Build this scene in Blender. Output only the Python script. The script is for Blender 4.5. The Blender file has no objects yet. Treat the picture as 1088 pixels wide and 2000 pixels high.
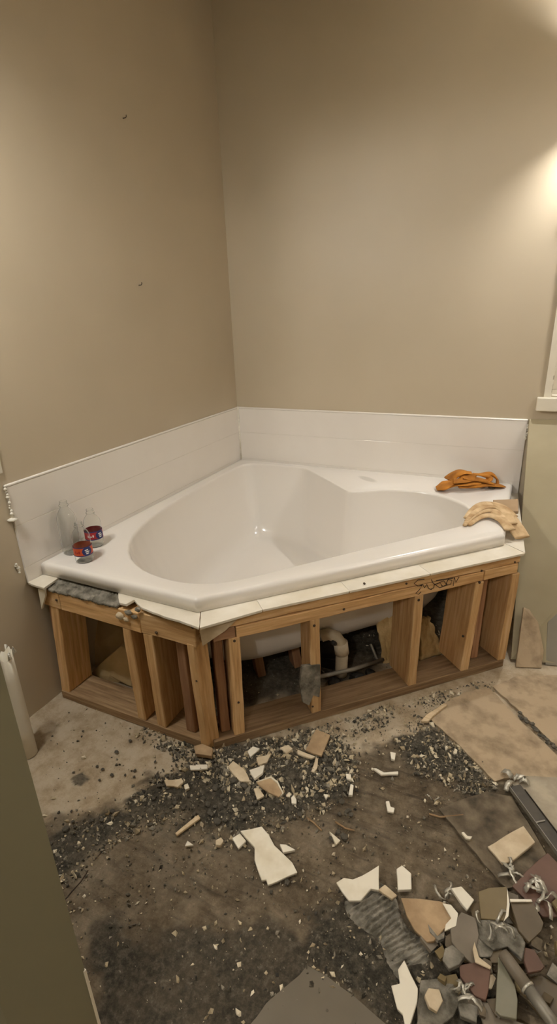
import bpy, bmesh, math, random
import numpy as np
from mathutils import Vector, Matrix, Euler
random.seed(7); RNG = np.random.default_rng(7)
S = bpy.context.scene
COL = S.collection

# ------------------------------------------------------------------ camera
FPX = 1008.955
CAM = np.array([1.536, -2.6577, 1.3718])
YAW, PITCH, ROLL = math.radians(-25.9216), math.radians(20.8645), math.radians(-2.1923)
def cam_axes():
    f = np.array([math.sin(YAW)*math.cos(PITCH), math.cos(YAW)*math.cos(PITCH), -math.sin(PITCH)])
    r = np.array([math.cos(YAW), -math.sin(YAW), 0.0]); u = np.cross(r, f)
    return r*math.cos(ROLL)+u*math.sin(ROLL), -r*math.sin(ROLL)+u*math.cos(ROLL), f
CR, CU, CF = cam_axes()
cd = bpy.data.cameras.new('camera'); cam = bpy.data.objects.new('camera', cd); COL.objects.link(cam)
cd.sensor_fit = 'VERTICAL'; cd.sensor_height = 36.0; cd.lens = FPX/2000*36.0; cd.clip_start = 0.02
cam.matrix_world = Matrix(((CR[0], CU[0], -CF[0], CAM[0]), (CR[1], CU[1], -CF[1], CAM[1]), (CR[2], CU[2], -CF[2], CAM[2]), (0, 0, 0, 1)))
S.camera = cam

# ------------------------------------------------------------------ world, exposure
w = bpy.data.worlds.new('world'); S.world = w; w.use_nodes = True
w.node_tree.nodes['Background'].inputs[0].default_value = (1.0, 0.88, 0.72, 1)
w.node_tree.nodes['Background'].inputs[1].default_value = 0.05
S.view_settings.view_transform = 'Standard'; S.view_settings.look = 'None'
S.view_settings.exposure = 0.0; S.view_settings.gamma = 1.0; S.view_settings.use_curve_mapping = False
LAMP_L, LAMP_R, LAMP_FILL = 760.0, 2400.0, 170.0       # bulb radiances: left sconce, right sconce, added fill bar on the side wall
LAMP_H = 165.0                                        # opal globe in the hallway behind the camera
LAMP_COL = (1.0, 0.985, 0.95)

# ------------------------------------------------------------------ measuring helpers (photo pixel -> place on a known plane)
def ray(u, v): return CF + CR*(u-544)/FPX + CU*(1000-v)/FPX
def at(u, v, z=0.0):
    d = ray(u, v); t = (z-CAM[2])/d[2]; p = CAM+d*t; return Vector((p[0], p[1], z))
def on_plane(u, v, p0, n):
    d = ray(u, v); p0 = np.array(p0); n = np.array(n); t = ((p0-CAM)@n)/(d@n); return Vector(CAM+d*t)
FP = Vector((.715, -1.555, 0)); FQ = Vector((1.595, -.695, 0)); FL = Vector((0, -1.56, 0))
FU = (FQ-FP).normalized(); FN = Vector((FU.y, -FU.x, 0)); FLEN = (FQ-FP).length
def inface(u, v, depth=0.0): return on_plane(u, v, FP-FN*depth, FN)

# ------------------------------------------------------------------ generic helpers
def lin(h):
    h = h.lstrip('#'); o = []
    for i in (0, 2, 4):
        c = int(h[i:i+2], 16)/255; o.append(c/12.92 if c <= .04045 else ((c+.055)/1.055)**2.4)
    return (o[0], o[1], o[2], 1.0)
def link(o, parent=None):
    COL.objects.link(o)
    if parent is not None: o.parent = parent
    return o
def mesh(name, verts, faces, mat=None, parent=None, smooth=False, loc=None):
    me = bpy.data.meshes.new(name); me.from_pydata([tuple(v) for v in verts], [], [tuple(f) for f in faces]); me.update()
    bm = bmesh.new(); bm.from_mesh(me); bmesh.ops.recalc_face_normals(bm, faces=bm.faces); bm.to_mesh(me); bm.free()
    o = bpy.data.objects.new(name, me)
    if mat: me.materials.append(mat)
    if smooth:
        for p in me.polygons: p.use_smooth = True
    if loc is not None: o.location = loc
    return link(o, parent)
def tag(o, label=None, cat=None, group=None, kind=None):
    if label: o['label'] = label
    if cat: o['category'] = cat
    if group: o['group'] = group
    if kind: o['kind'] = kind
    return o
def empty(name, loc, rz=0):
    o = bpy.data.objects.new(name, None); o.location = loc; o.rotation_euler = (0, 0, rz); o.empty_display_size = .05
    return link(o)
def box_vf(x0, x1, y0, y1, z0, z1):
    v = [(x0,y0,z0),(x1,y0,z0),(x1,y1,z0),(x0,y1,z0),(x0,y0,z1),(x1,y0,z1),(x1,y1,z1),(x0,y1,z1)]
    return v, [(0,3,2,1),(4,5,6,7),(0,1,5,4),(1,2,6,5),(2,3,7,6),(3,0,4,7)]
class MB:
    def __init__(s): s.v = []; s.f = []
    def add(s, v, f):
        b = len(s.v); s.v += [tuple(x) for x in v]; s.f += [tuple(i+b for i in q) for q in f]; return s
    def box(s, *a): return s.add(*box_vf(*a))
    def tube(s, pts, r, n=8, cap=True):
        pts = [Vector(p) for p in pts]; rings = []; up = Vector((0.13, 0.21, 1)).normalized()
        for i, p in enumerate(pts):
            t = (pts[min(i+1, len(pts)-1)]-pts[max(i-1, 0)]).normalized()
            a = t.cross(up)
            if a.length < 1e-3: a = t.cross(Vector((1, 0, 0)))
            a.normalize(); b = t.cross(a); rr = r[i] if isinstance(r, (list, tuple)) else r
            rings.append([p+(a*math.cos(k*2*math.pi/n)+b*math.sin(k*2*math.pi/n))*rr for k in range(n)])
        v = [q for g in rings for q in g]; f = []
        for i in range(len(pts)-1):
            for k in range(n): f.append((i*n+k, i*n+(k+1)%n, (i+1)*n+(k+1)%n, (i+1)*n+k))
        if cap: f.append(tuple(range(n))[::-1]); f.append(tuple((len(pts)-1)*n+k for k in range(n)))
        return s.add(v, f)
    def lathe(s, prof, n=24, c=(0, 0, 0)):
        v = []; f = []
        for (r, z) in prof:
            for k in range(n): v.append((c[0]+r*math.cos(2*math.pi*k/n), c[1]+r*math.sin(2*math.pi*k/n), c[2]+z))
        for i in range(len(prof)-1):
            for k in range(n): f.append((i*n+k, i*n+(k+1)%n, (i+1)*n+(k+1)%n, (i+1)*n+k))
        return s.add(v, f)
    def build(s, name, mat, parent=None, smooth=False, loc=None): return mesh(name, s.v, s.f, mat, parent, smooth, loc)
def bevel(o, w=.002, seg=2):
    m = o.modifiers.new('bevel', 'BEVEL'); m.width = w; m.segments = seg; m.limit_method = 'ANGLE'; m.angle_limit = .6; return o

# value noise for shaping geometry
def vnoise(x, y, seed=0):
    x = np.asarray(x, float); y = np.asarray(y, float)
    xi = np.floor(x).astype(int); yi = np.floor(y).astype(int); fx = x-xi; fy = y-yi
    def h(a, b):
        n = (a*374761393+b*668265263+seed*974634777) & 0x7fffffff
        n = ((n ^ (n >> 13))*1274126177) & 0x7fffffff
        return ((n ^ (n >> 16)) & 0xffff)/65535.0
    sx = fx*fx*(3-2*fx); sy = fy*fy*(3-2*fy)
    return (h(xi,yi)*(1-sx)+h(xi+1,yi)*sx)*(1-sy)+(h(xi,yi+1)*(1-sx)+h(xi+1,yi+1)*sx)*sy
def fbm(x, y, seed=0, o=4):
    t = 0; a = .5
    for i in range(o): t = t+a*vnoise(np.asarray(x)*2**i, np.asarray(y)*2**i, seed+i*17); a *= .5
    return t
def poly_sd(poly, X, Y):
    """signed distance, positive inside"""
    X = np.asarray(X, float); Y = np.asarray(Y, float)
    d = np.full(X.shape, 1e9); ins = np.zeros(X.shape, bool); n = len(poly)
    for i in range(n):
        ax, ay = poly[i][0], poly[i][1]; bx, by = poly[(i+1) % n][0], poly[(i+1) % n][1]
        ex, ey = bx-ax, by-ay; t = np.clip(((X-ax)*ex+(Y-ay)*ey)/(ex*ex+ey*ey+1e-12), 0, 1)
        d = np.minimum(d, np.hypot(X-ax-t*ex, Y-ay-t*ey))
        c = ((ay > Y) != (by > Y)); xs = ax+(Y-ay)*ex/(ey if abs(ey) > 1e-9 else 1e-9); ins ^= c & (X < xs)
    return np.where(ins, d, -d)
def px_poly(pts, z=0.0): return [at(u, v, z) for u, v in pts]

# ------------------------------------------------------------------ materials
def newmat(name):
    m = bpy.data.materials.new(name); m.use_nodes = True; nt = m.node_tree; return m, nt, nt.nodes['Principled BSDF']
def N(nt, t, **kw):
    n = nt.nodes.new(t)
    for k, v in kw.items(): setattr(n, k, v)
    return n
def ramp(nt, fac, stops):
    r = N(nt, 'ShaderNodeValToRGB'); el = r.color_ramp.elements
    while len(el) < len(stops): el.new(0.5)
    for e, (p, c) in zip(el, stops): e.position = p; e.color = c if len(c) == 4 else (*c, 1)
    nt.links.new(fac, r.inputs[0]); return r.outputs[0]
def coords(nt, sc=(1, 1, 1), rand=False, use='Object'):
    tc = N(nt, 'ShaderNodeTexCoord'); mp = N(nt, 'ShaderNodeMapping'); mp.inputs['Scale'].default_value = sc
    nt.links.new(tc.outputs[use], mp.inputs[0])
    if rand:
        oi = N(nt, 'ShaderNodeObjectInfo'); ad = N(nt, 'ShaderNodeVectorMath', operation='SCALE'); ad.inputs[0].default_value = (17, 29, 41)
        nt.links.new(oi.outputs['Random'], ad.inputs['Scale']); nt.links.new(ad.outputs[0], mp.inputs['Location'])
    return mp.outputs[0]
def noise(nt, vec, scale, detail=4, rough=.55):
    n = N(nt, 'ShaderNodeTexNoise'); n.inputs['Scale'].default_value = scale; n.inputs['Detail'].default_value = detail
    n.inputs['Roughness'].default_value = rough
    if vec is not None: nt.links.new(vec, n.inputs['Vector'])
    return n.outputs['Fac']
def mix(nt, fac, a, b, mode='MIX'):
    m = N(nt, 'ShaderNodeMix', data_type='RGBA', blend_type=mode)
    for s_, val in ((0, fac), (6, a), (7, b)):
        if hasattr(val, 'is_linked') or hasattr(val, 'links'): nt.links.new(val, m.inputs[s_])
        else: m.inputs[s_].default_value = val
    return m.outputs[2]
def bump(nt, b, h, strength, dist=.002):
    n = N(nt, 'ShaderNodeBump'); n.inputs['Strength'].default_value = strength; n.inputs['Distance'].default_value = dist
    nt.links.new(h, n.inputs['Height']); nt.links.new(n.outputs[0], b.inputs['Normal'])
def pmat(name, c0, c1, scale=8, rough=.6, bmp=.2, bscale=None, sc=(1, 1, 1), rand=True, dist=.002, metal=0.0, lo=.35, hi=.65, spec=.5, coat=0):
    m, nt, b = newmat(name); v = coords(nt, sc, rand)
    nt.links.new(ramp(nt, noise(nt, v, scale), [(lo, lin(c0)), (hi, lin(c1))]), b.inputs['Base Color'])
    b.inputs['Roughness'].default_value = rough; b.inputs['Metallic'].default_value = metal; b.inputs['Specular IOR Level'].default_value = spec
    b.inputs['Coat Weight'].default_value = coat; b.inputs['Coat Roughness'].default_value = .15
    if bmp: bump(nt, b, noise(nt, v, bscale or scale*4), bmp, dist)
    return m
def paint_mat(name, c0, c1, rough):
    m, nt, b = newmat(name); v = coords(nt)
    big = noise(nt, v, 1.3, 3); nt.links.new(ramp(nt, big, [(.3, lin(c0)), (.7, lin(c1))]), b.inputs['Base Color'])
    rr = N(nt, 'ShaderNodeMapRange'); rr.inputs[3].default_value = rough-.05; rr.inputs[4].default_value = rough+.08
    nt.links.new(noise(nt, v, 3, 3), rr.inputs[0]); nt.links.new(rr.outputs[0], b.inputs['Roughness'])
    bump(nt, b, noise(nt, v, 90, 4), .12, .001); return m
M = {}
M['paint'] = paint_mat('beige_wall_paint', '#b9ab93', '#c3b59d', .42)
M['ceil'] = paint_mat('ceiling_paint', '#a79c89', '#b3a894', .8)
M['shaded_jamb'] = paint_mat('grey_green_shaded_jamb_paint', '#767159', '#807a62', .55)  # green wall tone, darkened to stand in for shade on the jamb
M['trim'] = pmat('off_white_trim_paint', '#d8cfbb', '#e2dac8', 6, .5, .15)
M['tile'] = pmat('white_glazed_tile', '#e6dfd6', '#ece6de', 2, .16, .03, 30, rand=False)
M['grout'] = pmat('pale_grout', '#cfc7ba', '#ddd6ca', 20, .9, .3)
M['wt'] = pmat('white_tile_shard', '#cdbf9f', '#ece3cf', 9, .4, .25, 60, lo=.25, hi=.5)
M['ledgewt'] = pmat('white_ledge_tile', '#ddd3bf', '#ebe3d4', 9, .35, .15, 60)
M['tan'] = pmat('tan_tile_back', '#9c8160', '#b79c78', 22, .8, .5)
M['bisque'] = pmat('pale_bisque', '#c0ab8b', '#d8c7a9', 22, .7, .4)
M['olive'] = pmat('olive_brown_tile', '#6d5d3d', '#7a6a49', 9, .5, .2)
M['brown'] = pmat('dark_brown_tile', '#54462f', '#62533b', 9, .5, .2)
M['redbrown'] = pmat('red_brown_tile', '#5b4234', '#705243', 9, .6, .4)
M['greytile'] = pmat('grey_green_tile', '#77735f', '#868170', 9, .4, .2)
M['taupe'] = pmat('taupe_tile', '#6c6252', '#7d7262', 12, .6, .4)
M['mortar'] = pmat('grey_mortar', '#565145', '#979082', 25, .95, 1.0, 60, dist=.006)
M['lump'] = pmat('mortar_lump_grey', '#433e35', '#6d6658', 60, .95, .6, 150)
M['caulk'] = pmat('torn_white_caulk', '#d9d2c2', '#efe9db', 40, .6, .4)
M['metal'] = pmat('dull_grey_metal', '#7d776b', '#999386', 10, .5, .2, metal=.4)
M['darkmetal'] = pmat('dark_metal_trim', '#2c261e', '#463e31', 12, .5, .3, metal=.2)
M['chrome'] = pmat('brushed_fixture_metal', '#b9b4aa', '#c9c4ba', 10, .25, 0, metal=1)
M['foil'] = pmat('crumpled_foil', '#a39d8e', '#d8d2c2', 12, .35, .8, 60, metal=.45)
M['pvc'] = pmat('dusty_white_pvc', '#b5a88f', '#d5c9b2', 12, .6, .3)
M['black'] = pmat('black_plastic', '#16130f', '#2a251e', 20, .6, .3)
M['ink'] = pmat('black_marker_ink', '#1a140e', '#2a2118', 20, .8, 0)
M['nail'] = pmat('dark_nail_head', '#2a1d12', '#4a3726', 20, .5, 0)
M['insul'] = pmat('tan_insulation_batt', '#a88a58', '#d0b584', 10, .95, .9, 30, dist=.01)
M['paper'] = pmat('crumpled_tan_paper', '#c4a878', '#dfc596', 5, .8, .5, 14, dist=.01)
M['orange'] = pmat('orange_brown_cloth', '#8f5714', '#c07d28', 14, .9, .6, 160, dist=.002)
M['beigecl'] = pmat('beige_canvas_cloth', '#b08f66', '#d8bd95', 16, .9, .5, 180, dist=.002)
M['card'] = pmat('tan_cardboard', '#9c8161', '#ab9070', 8, .8, .2)
M['sheet'] = pmat('olive_drywall_paint', '#998d6f', '#a5997b', 3, .6, .2, 40)
M['plaster'] = pmat('dusty_plaster', '#8d8270', '#b5a993', 12, .85, .5, 50)
M['greysheet'] = pmat('grey_board', '#7f786a', '#8b8475', 3, .7, .3, 40)
M['dustboard'] = pmat('dusty_dark_board', '#3f3629', '#7d6f5a', 20, .9, .8, 90, lo=.3, hi=.7)
M['board'] = pmat('tan_subfloor_board', '#84725a', '#b29d80', 16, .9, .8, 110, lo=.28, hi=.55)
M['vinyl'] = pmat('smooth_grey_vinyl', '#655c4d', '#716858', 3, .45, .05, 40)

def wood_mat(name, c0, c1, c2, rough=.7):
    m, nt, b = newmat(name); v = coords(nt, (1.5, 26, 26), True); v2 = coords(nt, (1, 3, 3), True)
    g = noise(nt, v, 3.2, 5, .6); k = noise(nt, v2, 5, 2)
    c = ramp(nt, g, [(.28, lin(c0)), (.5, lin(c1)), (.72, lin(c2))])
    c = mix(nt, ramp(nt, k, [(.55, (0,0,0,1)), (.75, (.5,.5,.5,1))]), c, lin(c0))
    oi = N(nt, 'ShaderNodeObjectInfo'); hsv = N(nt, 'ShaderNodeHueSaturation'); mr = N(nt, 'ShaderNodeMapRange')
    mr.inputs[3].default_value = .85; mr.inputs[4].default_value = 1.12
    nt.links.new(oi.outputs['Random'], mr.inputs[0]); nt.links.new(mr.outputs[0], hsv.inputs['Value']); nt.links.new(c, hsv.inputs['Color'])
    nt.links.new(hsv.outputs[0], b.inputs['Base Color']); b.inputs['Roughness'].default_value = rough
    bump(nt, b, g, .35, .002); return m
M['wood'] = wood_mat('rough_pine_timber', '#af8452', '#d0a773', '#e2c092')
M['woodr'] = wood_mat('reddish_pine_timber', '#80593e', '#98704f', '#ad8564')
M['wooddirty'] = wood_mat('dusty_timber', '#6d5336', '#8f7352', '#a88c68', .9)
M['woodpale'] = wood_mat('pale_wood_sliver', '#b59a76', '#d1b994', '#e0cba9')

# acrylic of the tub, with one soft grey patch on the faucet deck
m, nt, b = newmat('white_tub_acrylic'); v = coords(nt)
tc = N(nt, 'ShaderNodeTexCoord'); mp = N(nt, 'ShaderNodeMapping'); mp.vector_type = 'TEXTURE'
mp.inputs['Location'].default_value = (.84, -.16, .565); mp.inputs['Rotation'].default_value = (0, 0, math.radians(-35)); mp.inputs['Scale'].default_value = (.075, .03, .05)
nt.links.new(tc.outputs['Object'], mp.inputs[0]); ln = N(nt, 'ShaderNodeVectorMath', operation='LENGTH'); nt.links.new(mp.outputs[0], ln.inputs[0])
f = ramp(nt, ln.outputs['Value'], [(.6, (.35, .35, .35, 1)), (1.0, (0, 0, 0, 1))])
nt.links.new(mix(nt, f, lin('#e9e3db'), lin('#8d857a')), b.inputs['Base Color'])
b.inputs['Roughness'].default_value = .2; b.inputs['Coat Weight'].default_value = .3; b.inputs['Coat Roughness'].default_value = .12
M['tub'] = m
m, nt, b = newmat('clear_bottle_plastic'); b.inputs['Base Color'].default_value = (.97, .98, .97, 1); b.inputs['Roughness'].default_value = .04
b.inputs['Transmission Weight'].default_value = 1.0; b.inputs['IOR'].default_value = 1.2; M['pet'] = m
for nm, c, r in (('label_red', '#d0562c', .5), ('label_crimson', '#a82a2c', .5), ('label_blue', '#232c66', .5), ('label_white', '#e9e6e2', .5)):
    M[nm] = pmat(nm, c, c, 5, r, 0)
m, nt, b = newmat('frosted_window_glass'); b.inputs['Base Color'].default_value = lin('#8d8378'); b.inputs['Roughness'].default_value = .18; M['glass'] = m
def glow(name, col, s):
    m, nt, b = newmat(name); b.inputs['Base Color'].default_value = (*col, 1); b.inputs['Emission Color'].default_value = (*col, 1); b.inputs['Emission Strength'].default_value = s; return m
m, nt, b = newmat('frosted_lamp_glass'); tr = N(nt, 'ShaderNodeBsdfTranslucent'); tr.inputs[0].default_value = (.7, .66, .6, 1)
df = N(nt, 'ShaderNodeBsdfDiffuse'); df.inputs[0].default_value = (.8, .78, .72, 1); ms = N(nt, 'ShaderNodeMixShader'); ms.inputs[0].default_value = .45
nt.links.new(df.outputs[0], ms.inputs[1]); nt.links.new(tr.outputs[0], ms.inputs[2]); nt.links.new(ms.outputs[0], nt.nodes['Material Output'].inputs[0]); M['shade'] = m

# slab: bare tan concrete, brown dust and grey mortar residue with some painted shade, mixed by two stored masks
m, nt, b = newmat('stained_concrete_slab'); v = coords(nt)
a1 = N(nt, 'ShaderNodeAttribute', attribute_name='dust'); a2 = N(nt, 'ShaderNodeAttribute', attribute_name='residue')
vs = coords(nt, (1, 1, 1)); mr_ = N(nt, 'ShaderNodeMapping'); mr_.inputs['Rotation'].default_value = (0, 0, math.radians(38)); mr_.inputs['Scale'].default_value = (5, 38, 5); nt.links.new(vs, mr_.inputs[0])
strk = noise(nt, mr_.outputs[0], 1.0, 5, .65)
pale = ramp(nt, noise(nt, v, 11, 8, .72), [(.3, lin('#9a876a')), (.46, lin('#b7a488')), (.56, lin('#c6b69c')), (.72, lin('#cdbfa8'))])
mott = noise(nt, v, 22, 8, .78)
dust = ramp(nt, mott, [(.30, lin('#332a1e')), (.44, lin('#574b3a')), (.56, lin('#6e604d')), (.72, lin('#8d7e67'))])
dust = mix(nt, ramp(nt, strk, [(.36, (.75, .75, .75, 1)), (.48, (0, 0, 0, 1))]), dust, lin('#2b241a'))
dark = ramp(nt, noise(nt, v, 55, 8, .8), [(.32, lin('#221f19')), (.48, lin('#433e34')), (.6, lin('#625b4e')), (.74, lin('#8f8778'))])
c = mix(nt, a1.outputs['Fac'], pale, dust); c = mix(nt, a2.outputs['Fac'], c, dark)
sp = N(nt, 'ShaderNodeTexVoronoi'); sp.inputs['Scale'].default_value = 120; nt.links.new(v, sp.inputs[0])
spk = ramp(nt, sp.outputs['Distance'], [(.05, (.75, .75, .75, 1)), (.16, (0, 0, 0, 1))])
gate = ramp(nt, noise(nt, v, 6, 4), [(.55, (0, 0, 0, 1)), (.62, (1, 1, 1, 1))])
c = mix(nt, mix(nt, 1.0, spk, gate, 'MULTIPLY'), c, lin('#3b342a'))
nt.links.new(c, b.inputs['Base Color']); b.inputs['Roughness'].default_value = .9; b.inputs['Specular IOR Level'].default_value = .25
bump(nt, b, noise(nt, v, 130, 8, .8), 1.0, .004); M['slab'] = m

# ------------------------------------------------------------------ room shell
H = 2.75; XR = 2.6; YB = -2.34; JX = 1.004
tag(MB().box(-.12, 0, -3.7, .12, -.05, H).build('wall_left', M['paint']), kind='structure')
WX0, WX1, WZ0, WZ1 = 1.632, 2.3, .985, 1.72
mb = MB(); mb.box(0, WX0, 0, .12, -.05, H); mb.box(WX1, XR, 0, .12, -.05, H); mb.box(WX0, WX1, 0, .12, -.05, WZ0); mb.box(WX0, WX1, 0, .12, WZ1, H)
tag(mb.build('wall_right', M['paint']), kind='structure')
tag(MB().box(XR, XR+.12, -3.7, .12, -.05, H).build('wall_side', M['paint']), kind='structure')
mb = MB(); mb.box(0, JX, YB-.12, YB, -.05, H); mb.box(1.95, XR, YB-.12, YB, -.05, H); mb.box(JX, 1.95, YB-.12, YB, 2.1, H)
tag(mb.build('wall_front', M['shaded_jamb']), kind='structure')
tag(MB().box(JX-.004, JX+.0015, YB-.003, YB+.0015, 0, .40).build('trim_1', M['trim']), kind='structure')   # bare corner bead at the foot of the doorway
tag(MB().box(-.12, XR+.12, -3.7, .12, H, H+.1).build('ceiling', M['ceil']), kind='structure')
tag(MB().box(0, XR, -3.82, -3.7, -.05, H).build('wall_hallway', M['paint']), kind='structure')

# floor: one fine sheet with worn relief
DUST = px_poly([(60,1600),(120,1605),(250,1575),(300,1515),(400,1470),(470,1440),(600,1425),(720,1470),(790,1425),(845,1400),(970,1530),(1088,1545),(1300,1800),(1088,2000),(900,2300),(300,2300),(60,1900)])
RES_SHADE = [px_poly([(70,1680),(130,1625),(240,1585),(300,1525),(400,1480),(470,1450),(620,1450),(690,1490),(700,1540),(600,1600),(470,1650),(380,1640),(330,1600),(230,1640),(160,1700),(110,1740)]),
       px_poly([(775,1440),(800,1418),(845,1398),(970,1530),(930,1560),(870,1530),(800,1500)]),
       px_poly([(585,1810),(600,1780),(660,1745),(740,1755),(830,1800),(930,1850),(1000,2000),(930,2200),(760,2010),(610,1892)]),
       px_poly([(150,1790),(300,1830),(420,1800),(560,1800),(620,1890),(560,2100),(300,2200),(180,2000)])]  # stained near floor, darkened further to paint in the weaker light
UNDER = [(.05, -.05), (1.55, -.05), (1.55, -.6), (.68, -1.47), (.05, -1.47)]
xs = np.concatenate([np.linspace(0, 1.95, 300), np.linspace(2.0, XR, 8)])
ys = np.concatenate([np.linspace(-3.7, -2.32, 12), np.linspace(-2.3, 0, 350)])
GX, GY = np.meshgrid(xs, ys); wob = (fbm(GX*9, GY*9, 3)-.47)*.16+(fbm(GX*34, GY*34, 5)-.47)*.07
def sstep(d, a, b_): t = np.clip((d-a)/(b_-a), 0, 1); return t*t*(3-2*t)
dm = sstep(poly_sd(DUST, GX, GY)+wob, -.01, .035)
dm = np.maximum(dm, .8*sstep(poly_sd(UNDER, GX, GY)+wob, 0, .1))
rm = np.zeros_like(GX)
for k, P_ in enumerate(RES_SHADE): rm = np.maximum(rm, sstep(poly_sd(P_, GX, GY)+wob*.8, -.01, .03)*(.9 if k == 3 else 1))
spot = px_poly([(138,1520),(152,1512),(163,1508),(165,1514),(177,1521),(158,1537),(143,1532)])
rm = np.maximum(rm, .8*sstep(poly_sd(spot, GX, GY), -.002, .003))
rm = np.maximum(rm, .85*sstep(poly_sd(UNDER, GX, GY)+wob, .03, .12))  # shade under the tub painted into the slab colour
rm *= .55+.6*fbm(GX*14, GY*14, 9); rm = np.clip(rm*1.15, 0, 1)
dm = np.clip(dm*(.6+.55*fbm(GX*7, GY*7, 21)), 0, 1)
GZ = (fbm(GX*20, GY*20, 11)-.5)*.004 + rm*(fbm(GX*45, GY*45, 13)-.25)*.012 + dm*(fbm(GX*60, GY*60, 15)-.4)*.004
nx, ny = len(xs), len(ys)
fv = np.stack([GX.ravel(), GY.ravel(), GZ.ravel()], 1)
idx = np.arange(nx*ny).reshape(ny, nx)
ff = np.stack([idx[:-1,:-1].ravel(), idx[:-1,1:].ravel(), idx[1:,1:].ravel(), idx[1:,:-1].ravel()], 1)
me = bpy.data.meshes.new('floor'); me.from_pydata(fv.tolist(), [], ff.tolist()); me.update()
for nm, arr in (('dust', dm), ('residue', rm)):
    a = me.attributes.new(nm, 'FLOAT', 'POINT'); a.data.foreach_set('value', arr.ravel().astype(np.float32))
me.polygons.foreach_set('use_smooth', [True]*len(me.polygons)); me.materials.append(M['slab'])
floor = link(bpy.data.objects.new('floor', me)); tag(floor, kind='structure')

# window at the right edge of the picture
win = empty('window_1', (WX0, 0, WZ0)); tag(win, kind='structure')
def wchild(name, mb, mat, bev=.002): o = mb.build(name, mat, win); o.location = (-WX0, 0, -WZ0); bevel(o, bev) if bev else None; return o
def ragged_bar(x0, x1, z0, z1, y0, y1, seed):     # upright casing whose inner edge is chipped
    mb = MB(); n = 40
    for i in range(n):
        za, zb = z0+(z1-z0)*i/n, z0+(z1-z0)*(i+1)/n; mb.box(x0, x1+(vnoise(i*.7, .3, seed)-.5)*.008, y0, y1, za, zb)
    return mb
wchild('casing', ragged_bar(1.604, 1.634, .982, WZ1+.03, -.018, 0, 3), M['trim'], 0)
wchild('casing', MB().box(2.3, 2.33, -.018, 0, .982, WZ1+.03), M['trim'])
wchild('head_casing', MB().box(1.59, 2.345, -.02, 0, WZ1, WZ1+.045), M['trim'])
wchild('stool', MB().box(1.578, 2.36, -.035, 0, .922, .982), M['trim'], .004)
wchild('sash_frame', MB().box(1.634, 2.3, .03, .06, .985, 1.012).box(1.634, 1.66, .03, .06, 1.012, WZ1), M['trim'])
wchild('pane', MB().box(1.634, 2.3, .062, .07, .985, WZ1), M['glass'], 0)
wchild('bottom_track', MB().box(1.636, 2.3, .0, .03, .983, .99), M['caulk'], .001)

# pale round post with a broken top, standing at the left wall
pp_ = at(52, 1478); post = empty('cardboard_tube', (pp_.x-.004, pp_.y+.012, 0)); tag(post, 'pale upright cardboard tube with a torn top by the left wall', 'tube')
n_ = 24; v = []; f = []
for i, z in enumerate((.003, .1, .2, .3, .38)):
    for k in range(n_): a = 2*math.pi*k/n_; v.append((.029*math.cos(a)-.03*z, .029*math.sin(a)+.02*z, z+(.05*float(vnoise(k*.8, 1, 4)) if i == 4 else 0)))
for i in range(4):
    for k in range(n_): f.append((i*n_+k, i*n_+(k+1) % n_, (i+1)*n_+(k+1) % n_, (i+1)*n_+k))
o = mesh('tube_wall', v, f, M['trim'], post, True); sd_ = o.modifiers.new('s', 'SOLIDIFY'); sd_.thickness = .003; sd_.offset = -1
for i in range(6): a = i*1.05; MB().tube([(.029*math.cos(a)-.012, .029*math.sin(a)+.008, .385), (.035*math.cos(a)-.012, .035*math.sin(a)+.008, .41), (.038*math.cos(a)-.012, .038*math.sin(a)+.008, .39)], .0045, 6).build('torn_flap', M['caulk'], post, True)

# ------------------------------------------------------------------ backsplash tiles
HS, HD, HL = .8785, .565, .515; LT_, RT_ = 1.572, 1.551
sl = empty('tile_backsplash', (0, -.785, HL)); tag(sl, 'white glazed tile backsplash on the left wall behind the bottles', 'backsplash')
sr = empty('tile_backsplash', (.78, 0, HL)); tag(sr, 'white glazed tile backsplash on the right wall behind the rags', 'backsplash')
rows = [(HL-.004, .5718), (.573, .7290), (.7303, .8687)]
for rt_, bx_ in ((sl, (0, .0078, -LT_, -.0102)), (sr, (.0005, RT_, -.0078, 0))):
    o = MB().box(*bx_, HL-.003, .869).build('grout_bed', M['grout'], rt_); o.location = -rt_.location
LT, RT = 1.573, 1.552
for i, (z0, z1) in enumerate(rows):
    o = MB().box(0, .009, -LT, -.0102, z0, z1).build('tile_row', M['tile'], sl); o.location = -sl.location; bevel(o, .0008, 2)
    o = MB().box(.0005, RT, -.009, 0, z0, z1).build('tile_row', M['tile'], sr); o.location = -sr.location; bevel(o, .0008, 2)
o = MB().box(0, .010, -LT-.002, -.0102, .869, HS).build('bullnose_edge', M['tile'], sl); o.location = -sl.location; bevel(o, .004, 3)
o = MB().box(.0005, RT+.002, -.010, 0, .869, HS).build('bullnose_edge', M['tile'], sr); o.location = -sr.location; bevel(o, .004, 3)
o = MB().tube([(.010, -.010, HD+.002), (.010, -.010, .874)], .006, 8).build('corner_caulk', M['caulk'], sr, True); o.location = -sr.location
def blobs(n, p0, p1, r, seed, out):
    rr = random.Random(seed); mb = MB(); p0 = Vector(p0); p1 = Vector(p1)
    for i in range(n):
        p = p0.lerp(p1, i/(n-1)); q = r*rr.uniform(.6, 1.25); j = Vector((rr.uniform(-.5, .5), rr.uniform(-.5, .5), 0))*r
        mb.lathe([(.001, -q), (q*.8, -q*.5), (q, 0), (q*.7, q*.6), (.001, q)], 8, p+j+Vector(out)*q*.4)
    return mb
o = blobs(12, (.006, -LT-.003, .875), (.006, -LT-.004, .768), .006, 3, (1, 0, 0)); o.lathe([(.001, -.006), (.016, -.004), (.018, .002), (.001, .006)], 10, (.008, -LT-.004, .757))
o = o.build('torn_caulk', M['caulk'], sl, True); o.location = -sl.location
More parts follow.
